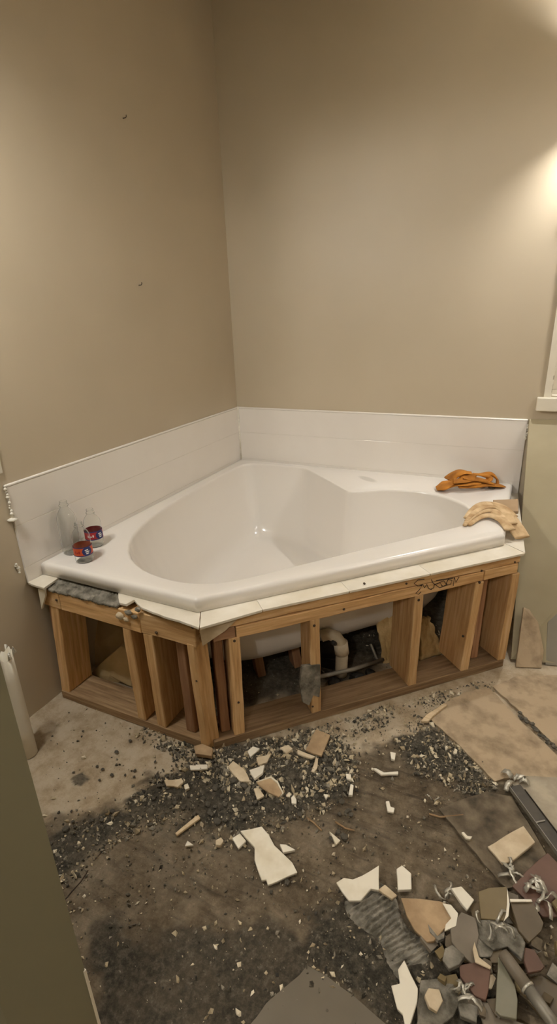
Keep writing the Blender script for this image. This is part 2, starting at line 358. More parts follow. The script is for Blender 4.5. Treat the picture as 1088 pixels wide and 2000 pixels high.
o = blobs(6, (RT+.004, -.006, .85), (RT+.004, -.006, .79), .0065, 5, (0, -1, 0)).build('torn_caulk', M['caulk'], sr, True); o.location = -sr.location
o = blobs(5, (.004, -LT-.028, .60), (.004, -LT-.022, .565), .006, 8, (1, 0, 0)).build('wall_scrape', M['caulk'], sl, True); o.location = -sl.location

# ------------------------------------------------------------------ bathtub
OUT = [(.0095, -.0105), (1.525, -.0105), (1.525, -.672), (.69, -1.522), (.0095, -1.512)]
INN = [(.075,-.068),(.2,-.050),(.40,-.048),(.445,-.052),(.48,-.08),(.58,-.170),(.69,-.27),(.785,-.358),(.81,-.376),(.845,-.372),(.91,-.325),(.985,-.275),(1.09,-.25),(1.2,-.262),(1.30,-.315),(1.375,-.40),(1.408,-.50),(1.395,-.60),
       (1.32,-.695),(1.05,-1.005),(.80,-1.31),(.73,-1.385),(.66,-1.43),(.57,-1.45),(.47,-1.443),(.37,-1.415),(.26,-1.345),(.17,-1.23),(.11,-1.07),(.08,-.9),(.068,-.7),(.062,-.45),(.062,-.2)]
BOT = [(.27,-.27),(.42,-.26),(.55,-.32),(.69,-.43),(.84,-.475),(1.0,-.46),(1.13,-.51),(1.18,-.6),(1.14,-.71),(.95,-.92),(.76,-1.13),(.63,-1.22),(.5,-1.21),(.37,-1.1),(.27,-.9),(.235,-.65),(.235,-.42)]
CEN = np.array([.66, -.70])
def polar(poly, ths, smooth=0):
    P_ = np.array(poly); 
    if smooth:
        for _ in range(smooth):
            Q_ = np.empty((len(P_)*2, 2)); nx_ = np.roll(P_, -1, 0); Q_[0::2] = P_*.75+nx_*.25; Q_[1::2] = P_*.25+nx_*.75; P_ = Q_
    res = []
    for t in ths:
        d = np.array([math.cos(t), math.sin(t)]); best = 0
        for i in range(len(P_)):
            a_ = P_[i]-CEN; e = P_[(i+1) % len(P_)]-P_[i]; den = d[0]*e[1]-d[1]*e[0]
            if abs(den) < 1e-9: continue
            r_ = (a_[0]*e[1]-a_[1]*e[0])/den; s_ = (a_[0]*d[1]-a_[1]*d[0])/den
            if r_ > 0 and -1e-9 <= s_ <= 1+1e-9: best = max(best, r_)
        res.append(CEN+d*best)
    return np.array(res)
ths = list(np.linspace(-math.pi, math.pi, 288, endpoint=False))
for c_ in OUT:
    t0 = math.atan2(c_[1]-CEN[1], c_[0]-CEN[0]); k = min(range(len(ths)), key=lambda i: abs(ths[i]-t0)); ths[k] = t0
o_ = polar(OUT, ths); i_ = polar(INN, ths, 1); b_ = polar(BOT, ths, 3)
def inset(P_, d):
    c = np.array([.74, -.74]); out = []
    for p in P_:
        v = p-c; out.append(p-v/np.linalg.norm(v)*d)
    return np.array(out)
loops = []
R_ = .016
loops.append((o_, HL+.003)); loops.append((o_, HD-R_))
for k in range(1, 5):
    a = k/4*math.pi/2; loops.append((inset(o_, R_*(1-math.cos(a))*1.2), HD-R_+R_*math.sin(a)))
loops.append((o_*.5+i_*.5, HD-.002))
R2 = .014
i_out = i_*(1)+(o_-i_)*.0
for k in range(0, 6):
    a = k/5*math.pi/2; loops.append((i_+(b_-i_)*(.0+.055*math.sin(a)) , HD-.003-R2*(1-math.cos(a))))
ZB = .145
for k in range(1, 15):
    t = k/14
    s_ = .055+.945*(t**1.15*.62 if t < .86 else None) if t < .86 else None
    if s_ is None:
        q = (t-.86)/.14; s0 = .055+.945*.62*(.86**1.15); s_ = s0+(1-s0)*q**1.4*.75; z = (HD-.025)+(ZB-(HD-.025))*(.86+.14*math.sin(q*math.pi/2))
    else: z = (HD-.025)+(ZB-(HD-.025))*t
    loops.append((i_+(b_-i_)*s_, z))
loops.append((b_+(CEN-b_)*.15, ZB-.004)); loops.append((b_+(CEN-b_)*.6, ZB-.008))
nv = len(ths); tv = []; tf = []
for L_, z in loops: tv += [(p[0], p[1], z) for p in L_]
for i in range(len(loops)-1):
    for k in range(nv): tf.append((i*nv+k, i*nv+(k+1) % nv, (i+1)*nv+(k+1) % nv, (i+1)*nv+k))
tv.append((CEN[0], CEN[1], ZB-.009))
for k in range(nv): tf.append(((len(loops)-1)*nv+k, (len(loops)-1)*nv+(k+1) % nv, len(tv)-1))
tub = empty('corner_bathtub', (.76, -.76, 0)); tag(tub, 'white acrylic corner bathtub set on an open timber frame', 'bathtub')
o = mesh('tub_shell', tv, tf, M['tub'], tub, True); o.location = -tub.location
sm = o.modifiers.new('solid', 'SOLIDIFY'); sm.thickness = .006; sm.offset = -1
o = MB().lathe([(.001, .003), (.03, .003), (.036, .001), (.036, -.003)], 24, (.72, -.75, ZB-.004)).build('drain', M['chrome'], tub, True); o.location = -tub.location

# ------------------------------------------------------------------ timber frame under the tub
fr = empty('timber_frame', (.76, -1.1, 0)); tag(fr, 'open pine stud frame carrying the bathtub', 'frame')
frm = Matrix.Translation(-Vector(fr.location))
def board(name, p0, p1, wdir, width, depth_dir, depth, mat=None, parent=fr, chew=.0015):
    """timber from p0 to p1; local x = length. wdir/depth_dir unit vectors; p0,p1 lie on its outer-left edge"""
    p0 = Vector(p0); p1 = Vector(p1); X = (p1-p0); L = X.length; X.normalize(); Yv = Vector(wdir); Yv = (Yv-X*Yv.dot(X)).normalized(); Zv = X.cross(Yv)
    sgn = 1 if Zv.dot(Vector(depth_dir)) > 0 else -1
    n = max(2, int(L/.06)); v = []; f_ = []; rr = random.Random(int(abs(p0.x*977+p1.y*613+p0.z*331)*100))
    for i in range(n+1):
        for (a, c) in ((0, 0), (1, 0), (1, 1), (0, 1)):
            v.append((L*i/n, width*a+rr.uniform(-chew, chew), sgn*depth*c+rr.uniform(-chew, chew)*.6))
    for i in range(n):
        for k in range(4): f_.append((i*4+k, i*4+(k+1) % 4, i*4+4+(k+1) % 4, i*4+4+k))
    f_.append((3, 2, 1, 0)); f_.append((n*4, n*4+1, n*4+2, n*4+3))
    o = mesh(name, v, f_, mat or M['wood'])
    o.matrix_world = Matrix(((X.x, Yv.x, Zv.x, p0.x), (X.y, Yv.y, Zv.y, p0.y), (X.z, Yv.z, Zv.z, p0.z), (0, 0, 0, 1)))
    if parent is not None:
        mw = o.matrix_world.copy(); o.parent = parent; o.matrix_parent_inverse = Matrix.Identity(4); o.matrix_basis = frm @ mw if parent is fr else mw
    return bevel(o, .0025, 1)
def rp(t, z, d=0.0): p = FP+FU*t-FN*d; return Vector((p.x, p.y, z))
def lp(x, z, d=0.0): return Vector((x, -1.56+d, z))
UZ = Vector((0, 0, 1)); IN_R = -FN; IN_L = Vector((0, 1, 0)); UX = Vector((1, 0, 0))
# right face
board('top_plate', rp(.0, .466), rp(FLEN-.01, .469), UZ, .039, IN_R, .089)
tp_ = board('top_plate', rp(.115, .421), rp(1.058, .426), UZ, .0405, IN_R, .089)
board('top_plate', rp(1.062, .427), rp(FLEN-.015, .428), UZ, .0395, IN_R, .089)
board('filler_block', rp(.04, .424), rp(.112, .425), UZ, .040, IN_R, .07, M['woodr'])
board('bottom_plate', rp(.01, .0), rp(FLEN-.02, .0), UZ, .036, IN_R, .12, M['wooddirty'])
for t0, t1, dep, mt in ((.082, .088, .089, 'wood'), (.366, .364, .089, 'wood'), (.763, .766, .14, 'wood'), (1.0, 1.026, .15, 'wood'), (1.178, 1.192, .14, 'wood')):
    st_ = board('stud', rp(t0, .036), rp(t1, .425), FU, .037, IN_R, dep, M[mt])
    if t0 == .366: smear_stud = st_
board('stud', rp(.045, .036, .03), rp(.045, .424, .03), FU, .03, IN_R, .06, M['woodr'])
board('stud', rp(1.085, .036, .05), rp(1.095, .427, .05), FU, .035, IN_R, .1, M['woodr'])
# corner post: two studs nailed together
board('corner_post', (.700, -1.553, .0), (.690, -1.553, .424), FU, .040, IN_R, .05)
board('corner_post', (.676, -1.562, .02), (.664, -1.562, .424), UX, .030, IN_L, .07)
# left face
board('rail', lp(.045, .424), lp(.128, .421), UZ, .074, IN_L, .06)
board('rail', lp(.130, .420), lp(.486, .414), UZ, .075, IN_L, .05)
board('rail', lp(.488, .416), lp(.702, .414), UZ, .076, IN_L, .05)
board('bottom_plate', lp(.03, 0), lp(.69, 0), UZ, .036, IN_L, .12, M['wooddirty'])
board('stud', lp(.030, .036, .004), lp(.068, .424, .004), UX, .042, IN_L, .12)
board('stud', lp(.006, .0, .03), lp(.03, .49, .03), UX, .022, IN_L, .06, M['woodr'])
board('stud', lp(.408, .036), lp(.404, .416), UX, .037, IN_L, .11)
board('stud', lp(.496, .036), lp(.492, .416), UX, .038, IN_L, .13)
board('stud', lp(.606, .036, .02), lp(.604, .416, .02), UX, .036, IN_L, .09, M['woodr'])
# side along the right wall
board('top_plate', (1.52, -.62, .466), (1.512, -.02, .466), UZ, .039, UX, .038)
board('bottom_plate', (1.46, -.62, 0), (1.46, -.02, 0), UZ, .036, UX, .089, M['wooddirty'])
for y in (-.35, -.06): board('stud', (1.47, y, .036), (1.47, y, .466), (0, 1, 0), .037, UX, .08)
# ledger behind, at the walls
board('ledger', (.012, -1.45, .47), (.012, -.05, .47), UZ, .038, UX, .038)
board('ledger', (.06, -.012, .47), (1.5, -.012, .47), UZ, .038, (0, -1, 0), .038)
# nail heads and mortar smear
def dot(p, n, r=.0045, name='nail_head', mat='nail'):
    n = Vector(n).normalized(); o = MB().lathe([(.0005, .002), (r*.8, .002), (r, .0008), (r, -.004)], 10).build(name, M[mat], fr, True)
    o.matrix_basis = frm @ (Matrix.Translation(p) @ n.to_track_quat('Z', 'Y').to_matrix().to_4x4())
for u_, v_ in ((672,1190),(794,1140),(818,1172),(850,1117),(937,1138),(941,1115),(712,1140),(614,1222),(611,1380),(458,1252),(466,1372),(1006,1098),(905,1243)):
    q = inface(u_, v_, -.0012); dot(q, FN, random.uniform(.0035, .006))
for u_, v_ in ((376,1225),(384,1330),(110,1172),(305,1236)):
    q = on_plane(u_, v_, (0, -1.5615, 0), (0, 1, 0)); dot(q, (0, -1, 0), random.uniform(.0035, .006))
sm_ = [inface(u_, v_, -.004) for u_, v_ in ((590,1302),(625,1298),(626,1335),(624,1362),(612,1358),(604,1378),(592,1372),(586,1340))]
mb = MB(); n_ = len(sm_); mb.add([Vector(p) for p in sm_]+[Vector(p)-Vector(FN)*.012 for p in sm_], [tuple(range(n_)), tuple(range(n_, 2*n_))[::-1]]+[(k, (k+1) % n_, n_+(k+1) % n_, n_+k) for k in range(n_)])
def sub(o, par): o.parent = par; o.matrix_parent_inverse = (Matrix.Translation(Vector(fr.location)) @ par.matrix_basis).inverted()
o = mb.build('mortar_smear', M['mortar']); sub(o, smear_stud)
# marker scrawl across the two plates
STR = [[(205,215),(150,222),(122,250),(150,270),(185,265),(165,300),(135,330),(158,338),(178,318)], [(165,270),(190,255),(205,285),(225,258),(240,290),(262,300)], [(262,218),(275,245),(330,285)], [(335,240),(285,262),(282,285),(255,298)],
       [(345,262),(330,240),(362,228),(385,255),(360,272),(342,262)], [(385,248),(400,215),(432,225),(420,255),(392,262),(385,248)], [(440,268),(452,200),(462,240),(488,196)], [(330,285),(390,262)], [(300,225),(440,205)]]
mk = MB()
for st in STR:
    pts = [inface(780+x*260/1088, 1080+y*260/1088, -.0015) for x, y in st]; mk.tube(pts, .0013, 5)
o = mk.build('marker_writing', M['ink']); sub(o, tp_); o['label'] = 'black marker scrawl on the top plates'

# ------------------------------------------------------------------ ledge tiles and the bare mortar bed
def prism(name, poly, z0, z1, mat, parent=None, chip=0.0, seed=1, tilt=None):
    rr = random.Random(seed); pts = []
    n = len(poly)
    for i in range(n):
        a = Vector(poly[i][:2]); b2 = Vector(poly[(i+1) % n][:2]); L = (b2-a).length; k = max(1, int(L/.025)) if chip else 1
        nn = Vector((-(b2-a).y, (b2-a).x)).normalized() if L > 0 else Vector((0, 0))
        for j in range(k):
            q = a.lerp(b2, j/k); q = q+nn*(rr.uniform(-chip, chip) if j else 0); pts.append(q)
    c = sum((p for p in pts), Vector((0, 0)))/len(pts); n = len(pts)
    v = [(p.x-c.x, p.y-c.y, z1-z0) for p in pts]+[((p.x-c.x)*.985, (p.y-c.y)*.985, 0) for p in pts]
    f_ = [tuple(range(n)), tuple(range(n, 2*n))[::-1]]+[(k, (k+1) % n, n+(k+1) % n, n+k) for k in range(n)]
    o = mesh(name, v, f_, mat, parent); o.location = (c.x, c.y, z0)
    if tilt: o.rotation_euler = tilt
    return o
lg = empty('ledge_tiling', (.8, -1.3, .505)); tag(lg, 'strip of white ledge tiles along the front of the tub', 'tile ledge')
def lt_(poly, z0=.507, z1=.516, chip=0.0, seed=1, mat='ledgewt', name='ledge_tile'):
    o = prism(name, poly, z0, z1, M[mat], lg, chip, seed); o.location = Vector(o.location)-Vector(lg.location); bevel(o, .0012, 2); return o
oc = .018; A = FP+FN*oc; Bq = FQ+FN*oc
cut = [.0, .2, .5, .81, 1.23]
def off(t, d): p = FP+FU*t+FN*d; return (p.x, p.y)
for a_, b2 in zip(cut[:-1], cut[1:]):
    p0 = off(a_, oc); p1 = off(b2-.0002, oc); q1 = off(b2-.0002, -.075); q0 = off(a_, -.075)
    if a_ == 0: p0 = (.742, -1.588); q0 = (.69, -1.50)
    if b2 == 1.23: p1 = (1.600, -.714); q1 = (1.515, -.64)
    lt_([p0, p1, q1, q0])
lt_([(1.600, -.711), (1.553, -.012), (1.51, -.012), (1.515, -.638)])
q = [at(u_, v_, .514) for u_, v_ in ((231,1158),(233,1178),(246,1181),(262,1172),(276,1187),(310,1200),(389,1227),(390,1205))]
poly = [(p.x, p.y) for p in q]; poly = poly[:-1]+[(.688, -1.502), (.37, -1.495)]
lt_(poly, chip=.0025, seed=4)
lt_([(at(u_, v_, .514).x, at(u_, v_, .514).y) for u_, v_ in ((54,1138),(62,1142),(72,1145),(86,1149),(112,1131))]+[(.085, -1.49), (.011, -1.49)], chip=.0015, seed=5)
# end of that tile folds down over the frame
q = [on_plane(u_, v_, (0, -1.575, 0), (0, 1, 0)) for u_, v_ in ((74,1150),(87,1152),(88,1165),(81,1190),(78,1172))]
mb = MB(); mb.add([p for p in q]+[p+Vector((0, .008, 0)) for p in q], [(0,1,2,3,4),(9,8,7,6,5)]+[(k,(k+1)%5,5+(k+1)%5,5+k) for k in range(5)])
o = mb.build('edge_piece', M['wt'], lg); o.location = -lg.location
# broken apron tile at the corner
q = [inface(u_, v_, -.012) for u_, v_ in ((390,1229),(463,1210),(440,1232),(396,1262))]
mb = MB(); mb.add([p for p in q]+[p-Vector(FN)*.009 for p in q], [(0,1,2,3),(7,6,5,4)]+[(k,(k+1)%4,4+(k+1)%4,4+k) for k in range(4)])
o = mb.build('apron_tile', M['bisque'], lg); o.location = -lg.location; o['label'] = 'broken tan apron tile at the front corner'
# mortar bed
gx = np.linspace(.085, .40, 60); gy = np.linspace(-1.565, -1.49, 22); X_, Y_ = np.meshgrid(gx, gy)
Z_ = .499+.012*(fbm(X_*60, Y_*60, 31)-.4)+.010*(Y_+1.565)/.075+.003*np.sin(X_*420+Y_*160)
v_ = np.stack([X_.ravel(), Y_.ravel(), Z_.ravel()], 1).tolist(); id_ = np.arange(60*22).reshape(22, 60)
f_ = np.stack([id_[:-1,:-1].ravel(), id_[:-1,1:].ravel(), id_[1:,1:].ravel(), id_[1:,:-1].ravel()], 1).tolist()
o = mesh('mortar_bed', v_, f_, M['mortar'], lg, True); o.location = -lg.location; o['label'] = 'grey ridged mortar bed where a tile is missing'
sd_ = o.modifiers.new('s', 'SOLIDIFY'); sd_.thickness = .01; sd_.offset = -1
# crumbled piece hanging on the left rail
def rock(seed, r=(1, 1, 1), sub=2, rough=.35):
    bm = bmesh.new(); bmesh.ops.create_icosphere(bm, subdivisions=sub, radius=1); rr = random.Random(seed); k1 = [Vector((rr.gauss(0, 1), rr.gauss(0, 1), rr.gauss(0, 1))).normalized() for _ in range(7)]; k2 = [rr.uniform(.55, .95) for _ in k1]
    for v in bm.verts:
        for d_, lim in zip(k1, k2):
            e = v.co.dot(d_)
            if e > lim: v.co -= d_*(e-lim)*.9
        v.co *= 1+rr.uniform(-rough, rough)*.3; v.co = Vector((v.co.x*r[0], v.co.y*r[1], v.co.z*r[2]))
    me = bpy.data.meshes.new('rock'); bm.to_mesh(me); bm.free(); return me
def rock_obj(name, seed, r, loc, mat, parent=None, sub=2, rough=.35, rot=(0, 0, 0)):
    me = rock(seed, r, sub, rough); me.materials.append(mat); o = bpy.data.objects.new(name, me); o.location = loc; o.rotation_euler = rot; return link(o, parent)
for k, (u_, v_, r) in enumerate(((234,1203,.014),(250,1196,.012),(262,1205,.011),(246,1210,.010),(268,1190,.010))):
    p = on_plane(u_, v_, (0, -1.566, 0), (0, 1, 0)); o = rock_obj('mortar_crumb', 40+k, (r*1.3, r*.5, r), p-Vector(lg.location), M['bisque' if k in (0, 3) else 'mortar'], lg)

# ------------------------------------------------------------------ what shows inside the frame
def slab_soft(name, corners, thick, mat, label, cat, seed, amp=.02, n=24, group=None):
    """thick crumpled sheet spanned by 4 corners"""
    c = [Vector(p) for p in corners]; v = []; f_ = []
    nrm = (c[1]-c[0]).cross(c[3]-c[0]).normalized()
    for j in range(n+1):
        for i in range(n+1):
            s, t = i/n, j/n; p = (c[0]*(1-s)+c[1]*s)*(1-t)+(c[3]*(1-s)+c[2]*s)*t
            h = (float(fbm(s*3.3+seed, t*3.3, seed))-.48)*amp*2.4+abs(float(vnoise(s*5+t*4, t*2, seed+3))-.5)*amp
            e = Vector((float(vnoise(t*7, 1, seed))-.5, 0, float(vnoise(s*7, 2, seed))-.5))*amp*.9
            v.append(p+nrm*h+e)
    for j in range(n):
        for i in range(n): a = j*(n+1)+i; f_.append((a, a+1, a+n+2, a+n+1))
    cen = sum(v, Vector())/len(v); o = mesh(name, [q-cen for q in v], f_, mat, None, True, cen)
    m_ = o.modifiers.new('s', 'SOLIDIFY'); m_.thickness = thick; m_.offset = 0
    return tag(o, label, cat, group)
def lface(u_, v_, d): return on_plane(u_, v_, (0, -1.56+d, 0), (0, 1, 0))
def batt(pts, d0, d1, thick, label):
    vs_ = [p[1] for p in pts]; P_ = []
    for x, y in pts:
        t = (y-min(vs_))/(max(vs_)-min(vs_)); P_.append(lface(x/2.72, 1100+y/2.72, d0+(d1-d0)*t))
    c = sum(P_, Vector())/len(P_); n_ = len(P_); mb = MB(); off_ = Vector((0, thick, .004))
    v = [p-c for p in P_]+[p-c+off_ for p in P_]+[Vector((.004, -.012, .006))]
    mb.add(v, [(k, (k+1) % n_, 2*n_) for k in range(n_)]+[tuple(range(n_, 2*n_))[::-1]]+[(k, n_+k, n_+(k+1) % n_, (k+1) % n_) for k in range(n_)])
    o = mb.build('insulation_batt', M['paper'], None, False, c); bevel(o, .004, 2); return tag(o, label, 'insulation')
batt([(385,300),(480,290),(640,345),(668,440),(560,540),(480,592),(405,520)], .27, .20, .05, 'crumpled tan insulation batt at the back of the left bay')
batt([(468,597),(560,510),(640,440),(700,480),(700,660),(640,630),(585,662),(545,697),(500,660)], .185, .145, .035, 'folded tan insulation flap at the front of the left bay')
slab_soft('insulation_batt', [inface(820,1205,.20), inface(838,1205,.20), inface(862,1275,.15), inface(820,1290,.13)], .02, M['insul'], 'tan wedge of insulation behind the middle right studs', 'insulation', 12, .008)
slab_soft('insulation_batt', [inface(736,1200,.26), inface(775,1190,.26), inface(765,1300,.2), inface(748,1298,.2)], .02, M['insul'], 'narrow upright strip of insulation beside the drain pipes', 'insulation', 17, .008)
# pipes
dp = empty('drain_pipe', inface(655, 1300, .16)); tag(dp, 'white plastic drain elbow under the tub', 'pipe'); dpi = -Vector(dp.location)
path = [inface(628,1242,.19), inface(642,1238,.18), inface(656,1243,.17), inface(665,1256,.16), inface(668,1275,.16), inface(667,1300,.16), inface(666,1316,.17)]
o = MB().tube(path, .024, 14).build('elbow', M['pvc'], dp, True); o.location = dpi
o = MB().tube([path[3]+Vector((0,0,.004)), path[4]], .028, 14).build('hub', M['pvc'], dp, True); o.location = dpi
o = MB().tube([inface(650,1255,.12), inface(654,1257,.14)], .009, 10).build('screw_hole', M['black'], dp, True); o.location = dpi
cp_ = MB().tube([inface(622,1322,.10), inface(690,1307,.13), inface(748,1288,.17)], .008, 10).build('supply_pipe', M['metal'], None, True); tag(cp_, 'thin grey supply pipe running level behind the studs', 'pipe')
cp_ = MB().tube([inface(724,1258,.24), inface(735,1285,.22), inface(748,1300,.2)], .006, 8).build('supply_pipe', M['metal'], None, True); tag(cp_, 'short grey pipe slanting down beside the drain elbow', 'pipe')
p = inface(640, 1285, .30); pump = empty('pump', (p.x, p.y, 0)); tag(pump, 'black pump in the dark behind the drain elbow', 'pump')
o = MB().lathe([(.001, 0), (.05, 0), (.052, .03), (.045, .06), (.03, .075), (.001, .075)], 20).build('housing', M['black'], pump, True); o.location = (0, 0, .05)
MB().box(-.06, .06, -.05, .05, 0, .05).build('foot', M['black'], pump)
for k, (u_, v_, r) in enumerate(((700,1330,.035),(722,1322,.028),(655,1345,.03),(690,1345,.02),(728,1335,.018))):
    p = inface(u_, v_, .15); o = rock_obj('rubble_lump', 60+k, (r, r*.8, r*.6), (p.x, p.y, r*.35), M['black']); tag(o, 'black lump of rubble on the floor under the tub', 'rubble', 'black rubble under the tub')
# props that carry the tub
for k, (u_, v_) in enumerate(((502,1285), (575,1280))):
    p = inface(u_, v_, .30); o = board('tub_prop', (p.x, p.y, 0), (p.x-.02, p.y, .165), FU, .035, IN_R, .06, M['woodr'], None); tag(o, ('short timber prop under the tub beside the corner post', 'short timber prop under the tub behind the mortar stained stud')[k], 'timber')

# ------------------------------------------------------------------ things on the tub
def bottle(loc, R0, Hh, lab, label, tint=None, rz=0.0):
    root = empty('water_bottle', loc, rz); tag(root, label, 'bottle', 'water bottles on the tub corner')
    sh = Hh*.60 if Hh > .18 else Hh*.58; prof = [(.001, .004), (R0*.6, .001), (R0*.86, 0), (R0, .008)]
    for k in range(5):
        z = .012+(sh-.012)*k/5; dz = (sh-.012)/5; prof += [(R0, z), (R0*.965, z+dz*.5)]
    prof += [(R0, sh), (R0*.985, sh+Hh*.06), (R0*.93, sh+Hh*.12), (R0*.80, sh+Hh*.18), (R0*.60, sh+Hh*.235), (R0*.44, sh+Hh*.275), (R0*.41, sh+Hh*.295), (R0*.41, sh+Hh*.31), (R0*.50, sh+Hh*.315), (R0*.50, sh+Hh*.335), (R0*.40, sh+Hh*.34), (R0*.40, Hh*.995), (R0*.39, Hh)]
    inn = [(max(r-.0012, .0005), z+(.0012 if i < 3 else 0)) for i, (r, z) in enumerate(prof)][::-1]
    MB().lathe(prof+inn, 40).build('body', M['pet'], root, True)
    if lab:
        z0, z1 = lab[1], lab[2]
        wl_ = MB().lathe([(R0+.0006, z0), (R0+.0006, z1)], 40).build('wrap_label', M[lab[0]], root, True)
        for (za, zb) in ((z0-.0005, z0+.003), (z1-.003, z1+.0005)): MB().lathe([(R0+.0009, za), (R0+.0009, zb)], 40).build('label_edge', M['label_blue'], wl_, True)
        def patch(a0, a1, za, zb, mt, nm, rr_=.0012, oval=False):
            mb = MB(); n = 14; vv = []; fc = []
            for i in range(n+1):
                a = a0+(a1-a0)*i/n; k = math.sqrt(max(0, 1-(2*i/n-1)**2)) if oval else 1; zc = (za+zb)/2; hh = (zb-za)/2*max(k, .05)
                vv += [((R0+rr_)*math.cos(a), (R0+rr_)*math.sin(a), zc-hh), ((R0+rr_)*math.cos(a), (R0+rr_)*math.sin(a), zc+hh)]
            for i in range(n): fc.append((2*i, 2*i+2, 2*i+3, 2*i+1))
            mb.add(vv, fc).build(nm, M[mt], wl_, True)
        f0 = lab[3]
        patch(f0-.15, f0+.95, z0+.001, z1-.001, 'label_blue', 'label_emblem', .0013, True)
        for k, (da, dz, wd) in enumerate(((.15, .62, .35), (.2, .42, .42), (.25, .22, .3))):
            patch(f0+da, f0+da+wd, z0+(z1-z0)*dz, z0+(z1-z0)*(dz+.11), 'label_white', 'label_lettering', .0018)
        for k in range(3): patch(f0-.95+k*.22, f0-.95+k*.22+.14, z0+(z1-z0)*.35, z0+(z1-z0)*(.62 if k != 1 else .5), 'label_white' if lab[0] != 'label_red' else 'label_crimson', 'label_lettering', .0016)
    return root
cb = math.atan2(CAM[1]+1.4, CAM[0]-.12)
p = at(166, 1094, HD); bottle((p.x, p.y, HD-.0015), .0325, .150, ('label_red', .030, .064, cb), 'short clear water bottle with orange and blue label, nearest of three')
p = at(187, 1064, HD); bottle((p.x, p.y, HD-.0015), .0325, .150, ('label_crimson', .034, .068, cb+.3), 'short clear water bottle with red label, standing behind')
p = at(142, 1078, HD); bottle((p.x-.0, p.y, HD-.0015), .034, .205, None, 'tall clear unlabelled water bottle beside the left tiles')

def cloth(name, poly_px, zbase, mat, label, cat, hmax, seed, foldang, foldfreq, n=70, thick=.003, drape=None):
    P_ = [at(u_, v_, zbase) for u_, v_ in poly_px]; xy = [(p.x, p.y) for p in P_]
    x0, x1 = min(p[0] for p in xy), max(p[0] for p in xy); y0, y1 = min(p[1] for p in xy), max(p[1] for p in xy)
    gx = np.linspace(x0, x1, n); gy = np.linspace(y0, y1, n); X_, Y_ = np.meshgrid(gx, gy); sd = poly_sd(xy, X_, Y_)
    dx, dy = math.cos(foldang), math.sin(foldang); w_ = (X_*dx+Y_*dy)*foldfreq+(fbm(X_*14, Y_*14, seed)-.5)*3.2
    rid = 1-np.abs(((w_) % 1.0)*2-1); rid = rid**1.5
    edge = np.clip(sd/.05, 0, 1)**.6
    Z_ = zbase+.003+edge*hmax*(.25+.55*rid*(.4+fbm(X_*9, Y_*9, seed+5))+.35*fbm(X_*30, Y_*30, seed+9))
    if drape: Z_ = drape(X_, Y_, Z_)
    ok = sd > -.004; iv = -np.ones(X_.shape, int); v = []
    for j in range(n):
        for i in range(n):
            if ok[j, i]: iv[j, i] = len(v); v.append((X_[j, i], Y_[j, i], Z_[j, i]))
    f_ = [(iv[j,i], iv[j,i+1], iv[j+1,i+1], iv[j+1,i]) for j in range(n-1) for i in range(n-1) if min(iv[j,i], iv[j,i+1], iv[j+1,i+1], iv[j+1,i]) >= 0]
    c = np.array(v).mean(0); c[2] = zbase; o = mesh(name, [tuple(np.array(q)-c) for q in v], f_, mat, None, True, tuple(c))
    m_ = o.modifiers.new('s', 'SOLIDIFY'); m_.thickness = thick; m_.offset = 0
    return tag(o, label, cat)
HDz = HD-.002
def flat_tube(mb, pts, rw, rh, n=12):
    pts = [Vector(p) for p in pts]; v = []; m_ = len(pts)
    for i, p in enumerate(pts):
        t = (pts[min(i+1, m_-1)]-pts[max(i-1, 0)]).normalized(); a = Vector((t.y, -t.x, 0)).normalized(); b2 = a.cross(t).normalized()
        if b2.z < 0: b2 = -b2
        w_ = rw[i] if isinstance(rw, list) else rw; h_ = rh[i] if isinstance(rh, list) else rh
        for k in range(n): th = 2*math.pi*k/n; v.append(p+a*math.cos(th)*w_+b2*math.sin(th)*h_)
    f_ = [(i*n+k, i*n+(k+1) % n, (i+1)*n+(k+1) % n, (i+1)*n+k) for i in range(m_-1) for k in range(n)]
    f_.append(tuple(range(n))[::-1]); f_.append(tuple((m_-1)*n+k for k in range(n))); mb.add(v, f_)
def spl(P_, n=14):
    P_ = [Vector(p) for p in P_]; P_ = [P_[0]*2-P_[1]]+P_+[P_[-1]*2-P_[-2]]; out = []
    for i in range(1, len(P_)-2):
        for k in range(n):
            t = k/n; a, b2, c, d = P_[i-1:i+3]; out.append(.5*((2*b2)+(c-a)*t+(2*a-5*b2+4*c-d)*t*t+(3*b2-a-3*c+d)*t**3))
    out.append(P_[-2]); return out
rg = empty('rag', at(915, 950, HD)); tag(rg, 'crumpled orange brown rag on the tub rim by the right wall', 'rag'); ri = -Vector(rg.location)
def rgp(x, y, d):
    q = on_plane(840+x*200/1088, 900+y*160/870, (0, d, 0), (0, 1, 0)); return Vector((q.x, q.y, max(q.z, HDz+.007)))
RF = [([(65,306,-.225),(150,262,-.215),(240,225,-.20),(340,190,-.18)], (.012, .040)), ([(190,200,-.17),(260,150,-.15),(340,120,-.14),(440,130,-.13)], (.022, .036)),
      ([(250,215,-.205),(330,215,-.20),(410,190,-.17),(450,150,-.14)], (.020, .026)), ([(452,142,-.12),(550,150,-.115),(632,178,-.11),(600,215,-.13),(480,220,-.15)], (.014, .012)),
      ([(300,272,-.215),(440,268,-.19),(600,255,-.14),(742,262,-.075)], (.030, .016)), ([(540,150,-.09),(640,140,-.07),(700,180,-.06),(720,240,-.06)], (.020, .018)),
      ([(120,290,-.225),(260,250,-.205),(400,240,-.19),(520,235,-.16)], (.022, .026)), ([(330,150,-.15),(420,180,-.16),(520,200,-.15),(640,235,-.11)], (.026, .028))]
